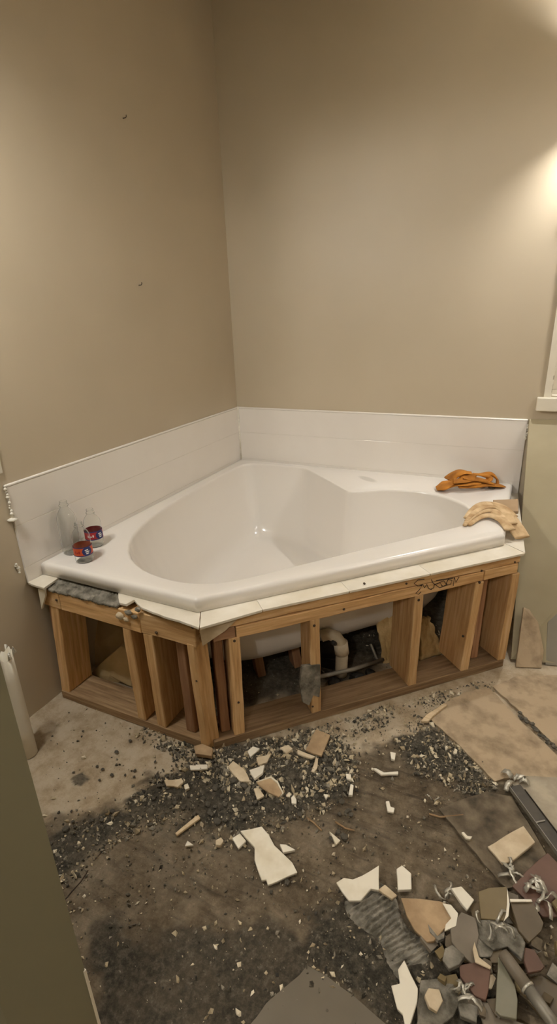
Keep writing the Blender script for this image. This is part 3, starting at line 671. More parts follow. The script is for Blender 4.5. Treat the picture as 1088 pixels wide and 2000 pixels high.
for F, (w0, w1) in RF:
    pts = spl([rgp(*q) for q in F]); n_ = len(pts); mb = MB(); flat_tube(mb, pts, [1.25*(w0+(w1-w0)*math.sin(math.pi*min(1, .15+i/n_)))*(1+.12*math.sin(i*.23+w0*400)) for i in range(n_)], [.007+.003*math.sin(i*.17+w1*300) for i in range(n_)], 16)
    o = mb.build('fold', M['orange'], rg, True); o.location = ri
gl = empty('work_gloves', at(955, 1010, HD)); tag(gl, 'pair of limp beige work gloves hanging over the tub edge', 'gloves'); gi = -Vector(gl.location)
def up(u_, v_, h): q = at(u_, v_, HDz); return Vector((q.x, q.y, HDz+h))
FING = [[(907,1029,.006),(918,1018,.012),(940,1008,.022),(965,1008,.022),(990,1022,.012)],
        [(910,1023,.012),(925,1012,.022),(945,1004,.032),(972,1004,.03),(998,1018,.014)],
        [(908,1018,.014),(922,1007,.026),(942,1001,.038),(975,1003,.034),(1003,1016,.014)],
        [(925,1006,.02),(938,1000,.036),(958,1001,.038),(980,1006,.03),(1000,1026,.008)],
        [(916,1028,.005),(935,1016,.010),(955,1013,.014),(978,1020,.012),(996,1036,.004)]]
for k, F in enumerate(FING):
    pts = spl([up(*q) for q in F]); n_ = len(pts); mb = MB()
    flat_tube(mb, pts, [.008+.014*min(1, i/n_*1.6) for i in range(n_)], [.0045+.003*math.sin(i/n_*3.1) for i in range(n_)], 12)
    o = mb.build('glove_fold', M['beigecl'], gl, True); o.location = gi
mb = MB(); pts = spl([up(975,1008,.018), up(992,1018,.012), (1.555, -.56, HD-.01), (1.585, -.60, HD-.035)]); flat_tube(mb, pts, [.045-.012*i/len(pts) for i in range(len(pts))], .008, 14)
o = mb.build('cuff', M['beigecl'], gl, True); o.location = gi
cz = HDz+.004
q = [at(u_, v_, cz+.012) for u_, v_ in ((966,1000),(963,977),(1012,975),(1013,999))]
o = prism('board_offcut', [(p.x, p.y) for p in q], cz, cz+.014, M['card'], None, .0, 2); bevel(o, .002); tag(o, 'small square tan offcut lying on the tub corner behind gloves', 'offcut')
for k, (u_, v_) in enumerate(((942,951), (960,955))):
    p = at(u_, v_, HDz); o = rock_obj('pebble', 80+k, (.017, .012, .007), (p.x, p.y, HDz+.006), M['lump']); tag(o, ('small grey pebble touching the orange rag', 'small dark pebble in front of the orange rag')[k], 'pebble')

# ------------------------------------------------------------------ sheets leaning at the right
def sheet(name, pts, thick, mat, label, cat):
    P_ = [Vector(p) for p in pts]; nrm = (P_[1]-P_[0]).cross(P_[2]-P_[0]).normalized(); n_ = len(P_); c = sum(P_, Vector())/n_
    if nrm.y > 0: nrm = -nrm
    mb = MB(); mb.add([p-c for p in P_]+[p-nrm*thick-c for p in P_], [tuple(range(n_)), tuple(range(n_, 2*n_))[::-1]]+[(k, (k+1) % n_, n_+(k+1) % n_, n_+k) for k in range(n_)])
    o = mb.build(name, mat, None, False, c); bevel(o, .002); return tag(o, label, cat)
sheet('drywall_sheet', [(1.607, -.665, .012), (2.25, -.52, .012), (2.25, -.016, .885), (1.5575, -.016, .883)], .011, M['sheet'], 'olive painted drywall sheet leaning on the right wall beside the tub', 'drywall sheet')
b0 = at(1060, 1284); b1 = at(1130, 1290)
sheet('board_scrap', [(1.735, -.64, .004), (2.1, -.56, .004), (2.1, -.36, .42), (1.86, -.43, .30), (1.725, -.56, .155)], .01, M['greysheet'], 'grey board scrap with a slanted edge leaning on the drywall sheet', 'board scrap')
sheet('board_scrap', [(1.628, -.70, .004), (1.722, -.668, .004), (1.722, -.62, .06), (1.69, -.585, .16), (1.65, -.56, .20), (1.628, -.57, .21)], .012, M['board'], 'tan drywall scrap standing against the end of the frame', 'board scrap')

# ------------------------------------------------------------------ left-over floor boards at the right
def fboard(px, z0, z1, mat, label, cat, seed, chip=.003, name='floor_board'):
    q = [at(u_, v_, z1) for u_, v_ in px]; o = prism(name, [(p.x, p.y) for p in q], z0, z1, mat, None, chip, seed); bevel(o, .001, 1); return tag(o, label, cat)
fboard([(841,1404),(868,1374),(905,1352),(955,1342),(1006,1397),(1052,1440),(1088,1475),(1160,1550),(1150,1560),(1045,1516),(985,1520),(967,1526),(942,1500),(900,1458)], .001, .012, M['board'], 'tan floor board with a broken edge beside the white sliver', 'floor board', 3)
fboard([(962,1340),(1010,1320),(1088,1318),(1250,1400),(1250,1560),(1175,1550),(1100,1468),(1060,1432),(1018,1392)], .001, .011, M['board'], 'tan floor board at the right edge behind the ragged joint', 'floor board', 8)
# crumbs in the joint of the boards
for k in range(16):
    t = k/15; u_, v_ = 1012+t*74+random.uniform(-4, 4), 1396+t*72+random.uniform(-3, 3); p = at(u_, v_)
    o = rock_obj('mortar_lump', 120+k, (.010, .008, .006), (p.x, p.y, .010), M['lump'], None, 1); tag(o, 'small mortar crumb in the ragged joint between two floor boards', 'mortar lump', 'crumbs in the board joint')
fboard([(857,1579),(905,1560),(950,1545),(1000,1555),(1052,1640),(1085,1700),(1060,1720),(990,1735),(978,1725),(915,1650)],   .001, .010, M['dustboard'], 'dark dusty board under the pale square tile', 'floor board', 12, .002)
fboard([(1000,1730),(1040,1690),(1070,1665),(1120,1720),(1130,1790),(1060,1790)], .012, .020, M['redbrown'], 'red brown board at the right edge below the pale tile', 'floor board', 13, .002)
fboard([(1000,1530),(1030,1515),(1160,1525),(1180,1600),(1160,1680),(1088,1640),(1040,1590)], .003, .014, M['plaster'], 'cracked whitish plaster slab at the right edge', 'plaster slab', 14, .004, 'plaster_slab')
# long dark metal profile
pr0 = at(1000, 1535, .02); pr1 = at(1125, 1705, .02)
prf = empty('metal_profile', (pr0.x, pr0.y, .015)); tag(prf, 'dark metal edge profile lying beside the pale square tile', 'profile')
d_ = (pr1-pr0).normalized(); s_ = Vector((d_.y, -d_.x, 0)); L_ = (pr1-pr0).length
def pbox(a0, a1, w0, w1, z0, z1, name, mt):
    mb = MB(); c = [d_*a0+s_*w0, d_*a1+s_*w0, d_*a1+s_*w1, d_*a0+s_*w1]; v = [Vector((p.x, p.y, z0)) for p in c]+[Vector((p.x, p.y, z1)) for p in c]
    mb.add(v, [(0,3,2,1),(4,5,6,7),(0,1,5,4),(1,2,6,5),(2,3,7,6),(3,0,4,7)]); return mb.build(name, M[mt], prf)
pbox(0, L_, -.028, .012, 0, .004, 'web', 'darkmetal'); pbox(0, L_, .012, .0135, 0, .014, 'flange', 'metal'); pbox(.02, L_, -.0295, -.028, 0, .008, 'flange', 'darkmetal')
pbox(.12, .124, -.02, .008, .004, .007, 'clip', 'metal')

# ------------------------------------------------------------------ broken tile shards
def c2(pts, ox, oy, sc): return [(ox+x/sc, oy+y/sc) for x, y in pts]
def shard(px, mt, label, z0=.006, th=.008, tilt=(0, 0), chip=.0018, seed=1, name='tile_shard', cat='tile shard', group=None):
    q = [at(u_, v_, z0+th) for u_, v_ in px]; o = prism(name, [(p.x, p.y) for p in q], z0, z0+th, M[mt], None, chip, seed, (math.radians(tilt[0]), math.radians(tilt[1]), 0))
    bevel(o, .0012, 1); return tag(o, label, cat, group)
LAST = [None]
_shard = shard
def shard(*a, **k): LAST[0] = _shard(*a, **k); return LAST[0]
def glaze(px, mt, z0, th, tilt):          # rim of glaze left on the shard just built
    q = [at(u_, v_, z0+th) for u_, v_ in px]; o = prism('glaze_edge', [(p.x, p.y) for p in q], z0, z0+th, M[mt]); P_ = LAST[0]
    o.rotation_euler = (0, 0, 0); o.location = Vector(o.location)-Vector(P_.location); o.parent = P_
K = lambda pts: c2(pts, 340, 1400, 2.863)
G = 'broken tile shards on the floor'
shard([(469,1624),(511,1615),(525,1631),(536,1651),(571,1683),(581,1702),(523,1727),(520,1716),(511,1718),(497,1679),(497,1655),(480,1637)], 'wt', 'largest white shard, long and waisted, in the middle of the floor', .008, .009, (1.5, 2), .003, 3, group=G)
shard(K([(325,675),(370,650),(405,695),(360,735)]), 'wt', 'small square white shard touching the largest shard', .005, .008, (3, -4), group=G)
shard(K([(590,710),(625,712),(680,740),(610,755)]), 'wt', 'wedge shaped white shard right of the largest shard', .005, .01, (4, 3), group=G)
shard(K([(865,640),(930,685),(905,710)]), 'wt', 'pointed white shard beside a dark lump on the bare dust', .005, .01, (5, 8), group=G)
o = shard(K([(795,70),(875,105),(825,215),(735,180)]), 'tan', 'square tan tile lying by the bottom plate of the frame', .010, .009, (4, -3), .0015, 5, group=G)
shard(K([(690,180),(790,220),(770,232),(690,205)]), 'bisque', 'flat cream sliver at the corner of the square tan tile', .006, .008, group=G)
shard(K([(790,225),(803,235),(800,280),(780,305),(765,300)]), 'bisque', 'narrow upright cream sliver below the square tan tile', .005, .009, (5, 12), group=G)
shard(K([(420,290),(505,260),(500,320),(455,365)]), 'wt', 'white triangular shard tilted up against the fan shaped shard', .012, .009, (-12, -14), group=G)
shard(K([(330,250),(390,290),(425,355),(370,355),(300,280)]), 'bisque', 'mortar crusted cream shard left of the white triangle', .008, .010, (4, 4), .004, 6, group=G)
shard(K([(460,375),(540,335),(575,360),(605,420),(585,445),(530,425)]), 'tan', 'fan shaped tan shard with a white rim', .014, .006, (-6, 6), group=G)
glaze(K([(456,370),(540,331),(578,355),(610,420),(587,449),(604,420),(573,363),(540,338)]), 'wt', .0195, .004, (-6, 6))
shard(K([(445,400),(475,395),(505,440),(465,460)]), 'bisque', 'little cream shard below the fan shaped shard', .006, .008, (3, 0), group=G)
shard(K([(410,190),(440,165),(480,175),(425,220)]), 'wt', 'white shard close to the foot of the corner post', .008, .008, (5, 6), group=G)
shard(K([(590,170),(640,155),(665,180),(630,205)]), 'bisque', 'cream shard between the white shards and the square tan tile', .006, .009, (0, -5), group=G)
shard(K([(460,225),(545,205),(520,250),(470,265)]), 'bisque', 'flat cream shard just above the white triangle', .005, .009, (6, 2), group=G)
shard(K([(115,160),(160,150),(218,175),(210,215),(120,200)]), 'tan', 'tan chunk leaning at the foot of the corner post', .01, .016, (6, 0), .004, 9, group=G)
shard(K([(120,265),(185,265),(190,285),(125,290)]), 'wt', 'small oblong white shard left of the crusted shard', .006, .009, group=G)
shard(K([(5,650),(135,545),(147,565),(15,662)]), 'woodpale', 'pale straight stick lying on the dark residue', .006, .008, (0, 0), .0008, 2, 'wood_stick', 'stick')
shard(K([(60,720),(75,690),(110,715)]), 'wt', 'small white triangle below the pale stick', .005, .008, (5, 0), group=G)
shard(K([(655,450),(670,435),(685,460),(685,482),(658,480)]), 'wt', 'thumb sized white shard right of the fan shaped shard', .006, .01, (6, 0), group=G)
shard(K([(960,315),(990,320),(990,350),(965,345)]), 'wt', 'small white chip, upper one near the bare slab', .005, .009, group=G)
shard(K([(975,430),(985,375),(1003,380),(998,432)]), 'wt', 'small upright white chip, lower one near the bare slab', .005, .012, (6, 6), group=G)
shard(K([(835,430),(865,435),(850,458)]), 'wt', 'tiny white triangle among the grit right of centre', .004, .009, group=G)
shard(K([(230,690),(262,672),(275,690),(258,716),(232,715)]), 'bisque', 'rounded cream chip right of the small white triangle', .005, .012, (0, 5), group=G)
shard(K([(0,360),(40,340),(52,360),(20,390),(0,388)]), 'bisque', 'cream chip among the grit left of the oblong shard', .006, .01, (0, 5), group=G)
shard(K([(55,380),(75,370),(86,395),(62,405)]), 'wt', 'white chip left of the crusted shard, beside a twin', .006, .01, (0, 5), group=G)
shard([(320,1523),(356,1520),(349,1534),(325,1534)], 'bisque', 'flat cream shard at the left end of the rubble', .006, .009, (3, 3), .003, 4, group=G)
shard([(370,1494),(404,1494),(405,1501),(372,1503)], 'wt', 'thin white strip of tile below the left corner post', .008, .008, (2, 0), group=G)
shard([(762,1468),(773,1470),(771,1483),(764,1481)], 'wt', 'white chip at the left edge of the small gravel patch', .005, .010, (3, 3), group=G)
shard([(728,1500),(735,1500),(750,1508),(778,1506),(778,1512),(745,1513)], 'wt', 'bone shaped white sliver below the gravel patch', .005, .008, (0, 0), group=G)
shard([(753,1565),(760,1564),(763,1575),(771,1577),(769,1586),(757,1584)], 'wt', 'small forked white chip on the brown dust', .005, .008, (2, 2), group=G)
shard([(822,1408),(832,1396),(868,1372),(874,1376),(848,1396),(836,1409)], 'woodpale', 'long white sliver at the corner of the tan floor board', .012, .010, (0, 0), .001, 7, 'wood_sliver', 'sliver')
shard([(901,1625),(906,1624),(913,1632),(923,1633),(919,1639),(910,1637)], 'wt', 'small white sliver on the edge of the dark board', .012, .008, group=G)
shard([(953,1650),(985,1633),(1023,1616),(1046,1648),(1003,1679),(982,1684)], 'bisque', 'large pale square tile on the dark board', .013, .010, (4, -5), .0015, 21, group=G)
J = lambda pts: c2(pts, 700, 1640, 2.804)
shard([(657,1720),(672,1712),(690,1716),(741,1693),(741,1740),(725,1736),(705,1757),(682,1756),(668,1738)], 'wt', 'wide white shard beside the small house shaped one', .020, .009, (5, -4), .0025, 31, group=G)
shard([(774,1697),(785,1690),(803,1705),(804,1735),(777,1737)], 'wt', 'house shaped white shard standing alone', .012, .011, (3, 3), .001, 32, group=G)
shard([(738,1737),(752,1727),(776,1748),(766,1755)], 'bisque', 'narrow cream shard between the wide shard and the tan one', .014, .009, (4, 0), .002, 33, group=G)
shard([(784,1750),(820,1754),(860,1762),(880,1770),(893,1785),(890,1808),(868,1815),(848,1836),(835,1837),(810,1812),(795,1784)], 'tan', 'broad tan tile back with a white right edge', .024, .010, (5, -5), .002, 34, group=G)
glaze([(866,1766),(882,1770),(896,1787),(892,1810),(870,1818),(872,1806),(883,1795)], 'wt', .036, .005, (5, -5))
shard([(880,1735),(900,1731),(926,1755),(913,1774),(901,1762)], 'wt', 'white shard among the pile, left of the olive tile', .032, .010, (8, 6), .0015, 36, group=G)
shard([(935,1740),(955,1734),(990,1734),(996,1765),(995,1787),(983,1796),(940,1790)], 'olive', 'olive brown tile in the debris pile', .034, .010, (6, -3), .001, 37, group=G)
glaze([(991,1736),(996,1766),(994,1788),(984,1798),(989,1785),(991,1765)], 'wt', .044, .004, (6, -3))
shard([(994,1760),(1038,1759),(1062,1800),(1058,1815),(1034,1838),(1012,1815)], 'brown', 'dark brown six sided tile in the debris pile', .034, .010, (4, 6), .001, 38, group=G)
glaze([(994,1757),(1036,1756),(1038,1760),(995,1762)], 'wt', .046, .004, (4, 6))
shard(J([(500,480),(560,400),(640,430),(660,520),(640,620),(720,690),(640,680),(560,620),(510,560)]), 'taupe', 'long taupe tile in the middle of the debris pile', .030, .010, (5, 4), .002, 39, group=G)
shard(J([(635,560),(660,640),(730,690),(725,705),(640,670),(625,600)]), 'bisque', 'thin curved pale edge on the long taupe tile', .042, .004, (5, 4), .0, 39, group=G)
shard(J([(555,680),(650,670),(730,695),(715,830),(700,880),(640,850),(560,740)]), 'redbrown', 'red brown tile below the long taupe tile', .026, .010, (3, -6), .002, 40, group=G)
shard(J([(768,640),(800,690),(860,800),(875,880),(870,985),(780,960),(752,930),(760,780)]), 'greytile', 'tall grey green tile beside the metal tube', .030, .010, (2, -5), .001, 41, group=G)
shard(J([(910,590),(960,600),(1020,690),(1000,710),(930,725),(905,660)]), 'redbrown', 'dull mauve brown shard right of the metal tube', .03, .01, (4, 5), .002, 42, group=G)
shard(J([(220,710),(255,660),(330,820),(325,890),(290,1000),(265,1060),(245,950),(215,920),(182,792),(230,785)]), 'wt', 'tall cream shard with a notch at the bottom of the picture', .024, .010, (4, -6), .001, 43, group=G)
shard(J([(360,850),(380,810),(440,815),(462,875),(430,935),(385,910)]), 'bisque', 'rounded cream shard near the notched cream shard', .022, .012, (4, 6), .003, 44, group=G)
shard(J([(640,440),(760,430),(880,490),(915,560),(900,650),(820,580),(740,600),(660,540)]), 'mortar', 'mottled grey mortar slab in the debris pile', .022, .012, (3, 2), .004, 45, 'mortar_slab', 'mortar slab')
shard(J([(480,590),(520,575),(590,640),(560,680),(500,700),(465,650)]), 'mortar', 'small grey mortar slab beside the red brown tile', .026, .014, (6, -8), .004, 46, 'mortar_slab', 'mortar slab')
shard(J([(650,880),(740,900),(760,960),(900,1000),(1000,1060),(700,1090)]), 'taupe', 'dark taupe tile at the bottom edge of the picture', .012, .010, (2, 2), .002, 47, group=G)
shard(J([(880,760),(1000,740),(1100,800),(1100,1010),(1000,960),(900,850)]), 'brown', 'dark brown board under the metal tube at the bottom right', .006, .010, (0, 0), .002, 48, 'floor_board', 'floor board')
shard(J([(340,770),(430,760),(520,790),(560,880),(520,960),(420,1040),(300,1060),(320,900)]), 'mortar', 'dark mortar crust between the cream shards', .006, .014, (2, 2), .006, 49, 'mortar_slab', 'mortar slab')
shard(J([(660,880),(600,800),(540,860),(560,960),(650,1000)]), 'mortar', 'dark mortar crust below the red brown tile', .010, .014, (2, -2), .006, 50, 'mortar_slab', 'mortar slab')
PILE = [(at(u_, v_).x, at(u_, v_).y) for u_, v_ in ((850,1810),(930,1760),(1090,1740),(1150,1900),(1120,2060),(850,2060),(820,1900))]
rp_ = random.Random(91); k = 0
while k < 46:
    u_, v_ = rp_.uniform(820, 1100), rp_.uniform(1760, 2030); p = at(u_, v_)
    if poly_sd(PILE, np.array([p.x]), np.array([p.y]))[0] < 0: continue
    n_ = rp_.randint(4, 6); r = rp_.uniform(.010, .030); a0 = rp_.uniform(0, 6.28); pl_ = [(p.x+r*rp_.uniform(.6, 1.2)*math.cos(a0+6.283*i/n_), p.y+r*rp_.uniform(.6, 1.2)*math.sin(a0+6.283*i/n_)) for i in range(n_)]
    mt = rp_.choice(['taupe', 'brown', 'redbrown', 'mortar', 'mortar', 'bisque', 'olive', 'dustboard', 'dustboard']); z0 = rp_.uniform(.006, .026)
    o = prism('debris_fragment', pl_, z0, z0+rp_.uniform(.005, .010), M[mt], None, .002, k, (rp_.uniform(-.35, .35), rp_.uniform(-.35, .35), 0))
    tag(o, {'taupe': 'taupe', 'brown': 'dark brown', 'redbrown': 'red brown', 'mortar': 'grey mortar', 'bisque': 'small pale', 'olive': 'olive', 'dustboard': 'dusty dark'}[mt]+' fragment in the debris pile at the bottom right', 'fragment', 'loose fragments in the debris pile'); k += 1
# grey metal tube
t0 = at(982, 1862, .05); t1 = at(1100, 2025, .05); tb = empty('metal_tube', (t0.x, t0.y, .05)); tag(tb, 'grey split metal tube at the bottom right of the pile', 'tube')
dv = (t1-t0); mb = MB(); n_ = 14
mb.tube([dv*0, dv*.12, dv*.45], [.012, .0135, .0135], 14).build('dented_end', M['taupe'], tb, True)
MB().tube([dv*.44, dv*1.0], .0125, 14).build('bare_tube', M['metal'], tb, True)
MB().tube([dv*.43, dv*.46], .015, 14).build('collar', M['foil'], tb, True)

# crumpled foil strips
def foil(name, px, z, label, wdt, seed, n=5, spread=.02):
    p = at(px[0], px[1], z); root = empty(name, p); tag(root, label, 'foil'); rr = random.Random(seed)
    for k in range(n):
        a = rr.uniform(0, 6.28); L_ = rr.uniform(.022, .05); pts = []
        s0 = Vector((rr.uniform(-spread, spread), rr.uniform(-spread, spread), 0))
        for i in range(9):
            t = i/8; a += rr.uniform(-.5, .5); s0 = s0+Vector((math.cos(a), math.sin(a), 0))*L_/8; pts.append(s0+Vector((0, 0, .004+.012*math.sin(t*math.pi)*rr.uniform(.7, 1.2))))
        v = []; side = Vector((-math.sin(a), math.cos(a), rr.uniform(-.4, .4))).normalized()*wdt*rr.uniform(.6, 1.3)
        for q in pts: v += [q-side, q+side]
        o = mesh('strip', v, [(2*i, 2*i+2, 2*i+3, 2*i+1) for i in range(8)], M['foil'], root, True); s = o.modifiers.new('s', 'SOLIDIFY'); s.thickness = .0012
    return root
foil('foil_strips', (996,1705), .012, 'looped shiny foil strips beside the pale square tile', .004, 3, 7, .016)
foil('foil_strips', (1060,1752), .022, 'crumpled shiny foil at the right edge of the pile', .006, 5, 9, .02)
foil('foil_strips', (868,1752), .014, 'thin foil shreds beside the broad tan tile', .003, 7, 5, .012)
foil('foil_strips', (1008,1528), .016, 'crumpled whitish plastic wrap at the tip of the metal profile', .008, 9, 5, .012)
foil('foil_strips', (905,1950), .024, 'grey foil shreds in the dark bottom of the pile', .004, 11, 7, .016)
foil('foil_strips', (960,1815), .036, 'pale foil shreds on the mottled mortar slab', .003, 13, 6, .02)
foil('foil_strips', (845,1565), .004, 'small foil shred on the brown dust by the gravel', .002, 15, 2, .006)

# trowel-ridged mortar strip and the smooth vinyl piece
tr_ = empty('ridged_mortar', at(760, 1810)); tag(tr_, 'grey mortar patch combed into ridges beside the debris pile', 'mortar'); ti = -Vector(tr_.location)
nu, nw = 150, 36; vv = []; fc = []
for i in range(nu):
    t = i/(nu-1); u0, v0 = 705+t*112, 1742+t*150
    for j in range(nw):
        w_ = j/(nw-1)*2-1; g = at(u0+w_*(34+8*math.sin(t*9)), v0-w_*(20+5*math.sin(t*7)))
        ph = t*15*2*math.pi+w_*1.1+float(fbm(t*9, w_*2, 5))*4.5
        ed = max(0, 1-abs(w_)**4)*max(0, min(1, t*12, (1-t)*9)); h = .002+ed*(.004+.010*(.5+.5*math.sin(ph))**1.5*(.55+.7*float(fbm(t*14, w_*3, 9)))+.004*float(vnoise(t*70, w_*12, 3)))
        vv.append((g.x, g.y, h))
for i in range(nu-1):
    for j in range(nw-1): a_ = i*nw+j; fc.append((a_, a_+1, a_+nw+1, a_+nw))
o = mesh('combed_surface', vv, fc, M['mortar'], tr_, True); o.location = ti
q = [at(u_, v_, .004) for u_, v_ in ((600,1886),(640,1908),(690,1945),(735,1985),(790,2030),(800,2200),(560,2250),(430,2080),(520,1960),(585,1905))]
o = prism('vinyl_remnant', [(p.x, p.y) for p in q], .0015, .005, M['vinyl'], None, .0015, 3); tag(o, 'smooth grey vinyl flooring remnant at the bottom of the picture', 'vinyl')

for pp in ([(118,1768),(140,1742),(158,1722),(172,1700)], [(184,1682),(200,1662)]): MB().tube([at(u_, v_, .0006) for u_, v_ in pp], .0016, 5).build('crack', M['nail'], floor)
# thin sticks on the dust and the crack along the slab
for k, (pp, lb) in enumerate((([(600,1598),(612,1606),(628,1622)], 'thin brown twig of wood on the dust right of centre'), ([(655,1605),(675,1618),(692,1622)], 'thin splinter of wood beside the brown twig'), ([(838,1590),(860,1596),(905,1592)], 'thin dark splinter below the gravel patch'))):
    o = MB().tube([at(u_, v_, .008) for u_, v_ in pp], .0028, 6).build('wood_splinter', M['wooddirty'], None, True); tag(o, lb, 'splinter')

# ------------------------------------------------------------------ loose rubble
GRAV = [(RES_SHADE[0], 2600, 1.0), (RES_SHADE[1], 1300, 1.0), (RES_SHADE[2], 500, .8), (DUST, 4200, .75), (px_poly([(330,1455),(400,1462),(470,1468),(640,1435),(700,1480),(690,1530),(560,1560),(440,1540),(360,1510)]), 2600, 1.3),
        (px_poly([(280,1420),(400,1470),(470,1470),(640,1420),(820,1365),(960,1330),(970,1345),(830,1390),(640,1450),(470,1490),(380,1490),(270,1440)]), 1300, 1.0),
        (px_poly([(560,1440),(700,1410),(860,1370),(900,1400),(800,1450),(650,1500)]), 250, .7), (px_poly([(140,1380),(270,1400),(330,1470),(250,1560),(120,1600),(80,1480)]), 130, .8),
        ([(.1, -.9), (.6, -1.4), (1.1, -.95), (1.4, -.7), (1.2, -.4), (.3, -.5)], 500, 1.2)]
def chips(name, label, frac, mat, seed, sizes, zoff=0.0):
    r = np.random.default_rng(seed); V = []; F = []; shade = []
    base = np.array([(1,0,0),(-1,0,0),(0,1,0),(0,-1,0),(0,0,1),(0,0,-1)], float); tri = [(0,2,4),(2,1,4),(1,3,4),(3,0,4),(2,0,5),(1,2,5),(3,1,5),(0,3,5)]
    for poly, cnt, szf in GRAV:
        P_ = np.array([(p[0], p[1]) for p in poly]); lo = P_.min(0); hi = P_.max(0); got = 0; need = int(cnt*frac); tries = 0
        while got < need and tries < 60:
            tries += 1; pts = r.uniform(lo, hi, (600, 2)); sd = poly_sd([tuple(p) for p in P_], pts[:,0], pts[:,1])
            keep = (sd > -.012) & (r.random(600) < .25+.9*(fbm(pts[:,0]*11, pts[:,1]*11, 77)-.3)*2) & (pts[:,0] > .01) & (pts[:,1] > -2.28)
            for q in pts[keep]:
                if got >= need: break
                s = sizes[0]*(sizes[1]/sizes[0])**(r.random()**2.2)*szf; R3 = Euler(tuple(r.uniform(0, 6.28, 3))).to_matrix(); R3 = np.array(R3)
                vv = (base*(1+r.uniform(-.4, .4, (6, 3)))*np.array([1, r.uniform(.4, .9), r.uniform(.25, .7)])*s)@R3.T+np.array([q[0], q[1], zoff+s*.35+.001])
                b0_ = len(V); V.extend(vv.tolist()); F.extend([(a+b0_, b2+b0_, c+b0_) for a, b2, c in tri]); shade.extend([r.random()]*6); got += 1
    me = bpy.data.meshes.new(name); me.from_pydata(V, [], F); me.update(); a = me.attributes.new('shade', 'FLOAT', 'POINT'); a.data.foreach_set('value', np.array(shade, np.float32)); me.materials.append(mat)
    o = link(bpy.data.objects.new(name, me)); return tag(o, label, 'rubble', None, 'stuff')
def chip_mat(name, stops):
    m, nt, b = newmat(name); a = N(nt, 'ShaderNodeAttribute', attribute_name='shade'); nt.links.new(ramp(nt, a.outputs['Fac'], stops), b.inputs['Base Color']); b.inputs['Roughness'].default_value = .85; return m
chips('mortar_grit', 'dark grey mortar grit strewn over the floor', .72, chip_mat('grit_grey', [(0, lin('#35312a')), (.5, lin('#615a4b')), (1, lin('#948b79'))]), 5, (.0022, .0105))
chips('pale_grit', 'pale tile grit strewn over the floor', .34, chip_mat('grit_pale', [(0, lin('#9c8b6d')), (.6, lin('#cbbb9b')), (1, lin('#e8dcc2'))]), 6, (.002, .0125))
# single lumps one can pick out
rocks = []
for k in range(8):
    me = rock(200+k, (1, .8, .6), 1, .4); me.materials.append(M['lump']); rocks.append(me)
rr = random.Random(5)
LP = [(130,1623,.013),(143,1608,.007),(148,1618,.007),(180,1606,.010),(221,1588,.011),(200,1605,.009),(228,1472,.009),(190,1499,.006),(201,1505,.007),(219,1517,.008),(194,1526,.006),(255,1450,.008),(264,1508,.007),(262,1520,.006),(245,1516,.005),(228,1495,.005),(101,1650,.007),(672,1640,.014),(648,1642,.012),(478,1540,.016),(455,1530,.016),(420,1545,.012),(560,1580,.010),(660,1628,.010),(561,1727,.010),(425,1610,.014),(440,1605,.010),(590,1490,.012),(610,1535,.013),(500,1570,.009),(545,1545,.009),(530,1745,.006)]
for k in range(58): LP.append((rr.uniform(300, 690), rr.uniform(1485, 1600), rr.uniform(.006, .012)))
for k in range(26): LP.append((rr.uniform(800, 900), rr.uniform(1430, 1530), rr.uniform(.005, .009)))
for k, (u_, v_, r) in enumerate(LP):
    p = at(u_, v_); o = bpy.data.objects.new('mortar_lump', rocks[k % 8]); link(o); o.location = (p.x, p.y, r*.5+.003); o.scale = (r, r, r); o.rotation_euler = (rr.uniform(-.3, .3), rr.uniform(-.3, .3), rr.uniform(0, 6.28))
    lb = 'small dark mortar lump on the pale bare slab at the left' if (u_ < 270 and v_ < 1535) else 'grey mortar lump in the gravel patch beside the tan floor board' if u_ > 780 else 'grey mortar lump among the tile rubble in front of the frame' if v_ < 1605 else 'dark mortar lump on the brown dust'
    tag(o, lb, 'mortar lump', 'loose mortar lumps on the floor')

# ------------------------------------------------------------------ small things on the walls
for u_, v_, lb in ((240, 231, 'tiny bent nail high on the left wall'), (271, 557, 'tiny hooked nail at mid height on the left wall')):
    p = on_plane(u_, v_, (0, 0, 0), (1, 0, 0)); o = MB().tube([(0, 0, 0), (.012, .001, 0), (.014, .004, .004), (.012, .007, .010)], .0018, 6).build('wall_nail', M['nail'], None, True, p); tag(o, lb, 'nail')
pl = empty('outlet_cover', (0, -1.605, .968)); tag(pl, 'white outlet cover at the left edge above the tiles', 'outlet')
bevel(MB().box(0, .006, -.036, .036, -.05, .05).build('plate', M['trim'], pl), .003)
MB().box(.006, .008, -.017, .017, .008, .036).box(.006, .008, -.017, .017, -.036, -.008).build('socket', M['caulk'], pl)

# ------------------------------------------------------------------ lamps
def sconce(loc, out, strength, label):
    """wall lamp: plate on the wall, short arm, open frosted cylinder, bulb"""
    root = empty('wall_sconce', loc); out = Vector(out); rot = math.atan2(out.y, out.x); root.rotation_euler = (0, 0, rot); tag(root, label, 'wall lamp')
    bevel(MB().box(0, .018, -.05, .05, -.09, .09).build('wall_plate', M['chrome'], root), .004)
    MB().tube([(.018, 0, -.05), (.07, 0, -.055), (.10, 0, -.045), (.10, 0, -.03)], .007, 8).build('arm', M['chrome'], root, True)
    n = 32; sh = MB().lathe([(.055, -.055), (.055, .055)], n, (.10, 0, 0)).build('lamp_shade', M['shade'], root, True); s = sh.modifiers.new('s', 'SOLIDIFY'); s.thickness = .003
    bm = bmesh.new(); bmesh.ops.create_icosphere(bm, subdivisions=2, radius=.024); me = bpy.data.meshes.new('bulb'); bm.to_mesh(me); bm.free(); me.materials.append(glow('bulb_glow', LAMP_COL, strength)); bo = bpy.data.objects.new('bulb', me); bo.location = (.10, 0, .0); link(bo, root)
    return root
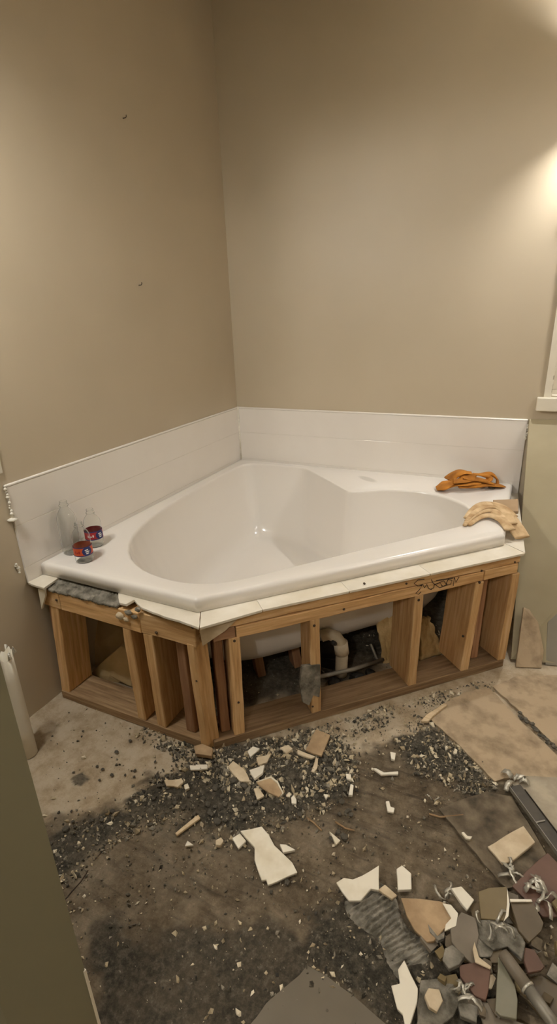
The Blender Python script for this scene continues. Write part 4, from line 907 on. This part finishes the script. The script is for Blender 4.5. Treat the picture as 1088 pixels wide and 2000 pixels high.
sconce((1.715, 0, 2.12), (0, -1, 0), LAMP_R, 'frosted wall sconce on the right wall outside the picture')
def vanity(loc, rz, n, strength, label, rc=.11):
    vb = empty('vanity_light', loc, rz); tag(vb, label, 'vanity light'); w_ = .21*n/2
    bevel(MB().box(0, .025, -w_, w_, -.05, .05).build('wall_bar', M['chrome'], vb), .004)
    gm = glow('vanity_bulb_glow', LAMP_COL, strength)
    for k in range(n):
        y = -.21*(n-1)/2+.21*k
        MB().tube([(.025, y, .03), (rc-.02, y, .045), (rc, y, .03)], .008, 8).build('arm', M['chrome'], vb, True)
        sh = MB().lathe([(.012, .045), (.04, .035), (.058, .0), (.066, -.035)], 28, (rc, y, .02)).build('bell_shade', M['shade'], vb, True); sd_ = sh.modifiers.new('s', 'SOLIDIFY'); sd_.thickness = .003
        bm = bmesh.new(); bmesh.ops.create_icosphere(bm, subdivisions=2, radius=.03); me = bpy.data.meshes.new('bulb'); bm.to_mesh(me); bm.free(); me.materials.append(gm); bo = bpy.data.objects.new('bulb', me); bo.location = (rc, y, -.015); link(bo, vb)
vanity((0, -2.11, 2.05), 0, 2, LAMP_L, 'two lamp vanity light bar on the left wall outside the picture', .22)
vanity((XR, -1.0, 2.02), math.pi, 4, LAMP_FILL, 'four lamp vanity bar added for fill on the side wall outside the picture')  # unseen bar, added to lift the frame's right face and the left wall
hg = empty('hall_globe_lamp', (1.38, -3.7, 2.08), math.pi/2); tag(hg, 'opal globe wall lamp in the hallway behind the camera', 'wall lamp')
MB().box(0, .02, -.05, .05, -.05, .05).build('wall_plate', M['chrome'], hg)
MB().tube([(.02, 0, 0), (.06, 0, -.01)], .01, 8).build('arm', M['chrome'], hg, True)
bm = bmesh.new(); bmesh.ops.create_icosphere(bm, subdivisions=3, radius=.08); me = bpy.data.meshes.new('opal_globe'); bm.to_mesh(me); bm.free(); me.materials.append(glow('opal_glow', LAMP_COL, LAMP_H)); o = bpy.data.objects.new('opal_globe', me); o.location = (.13, 0, 0); link(o, hg)
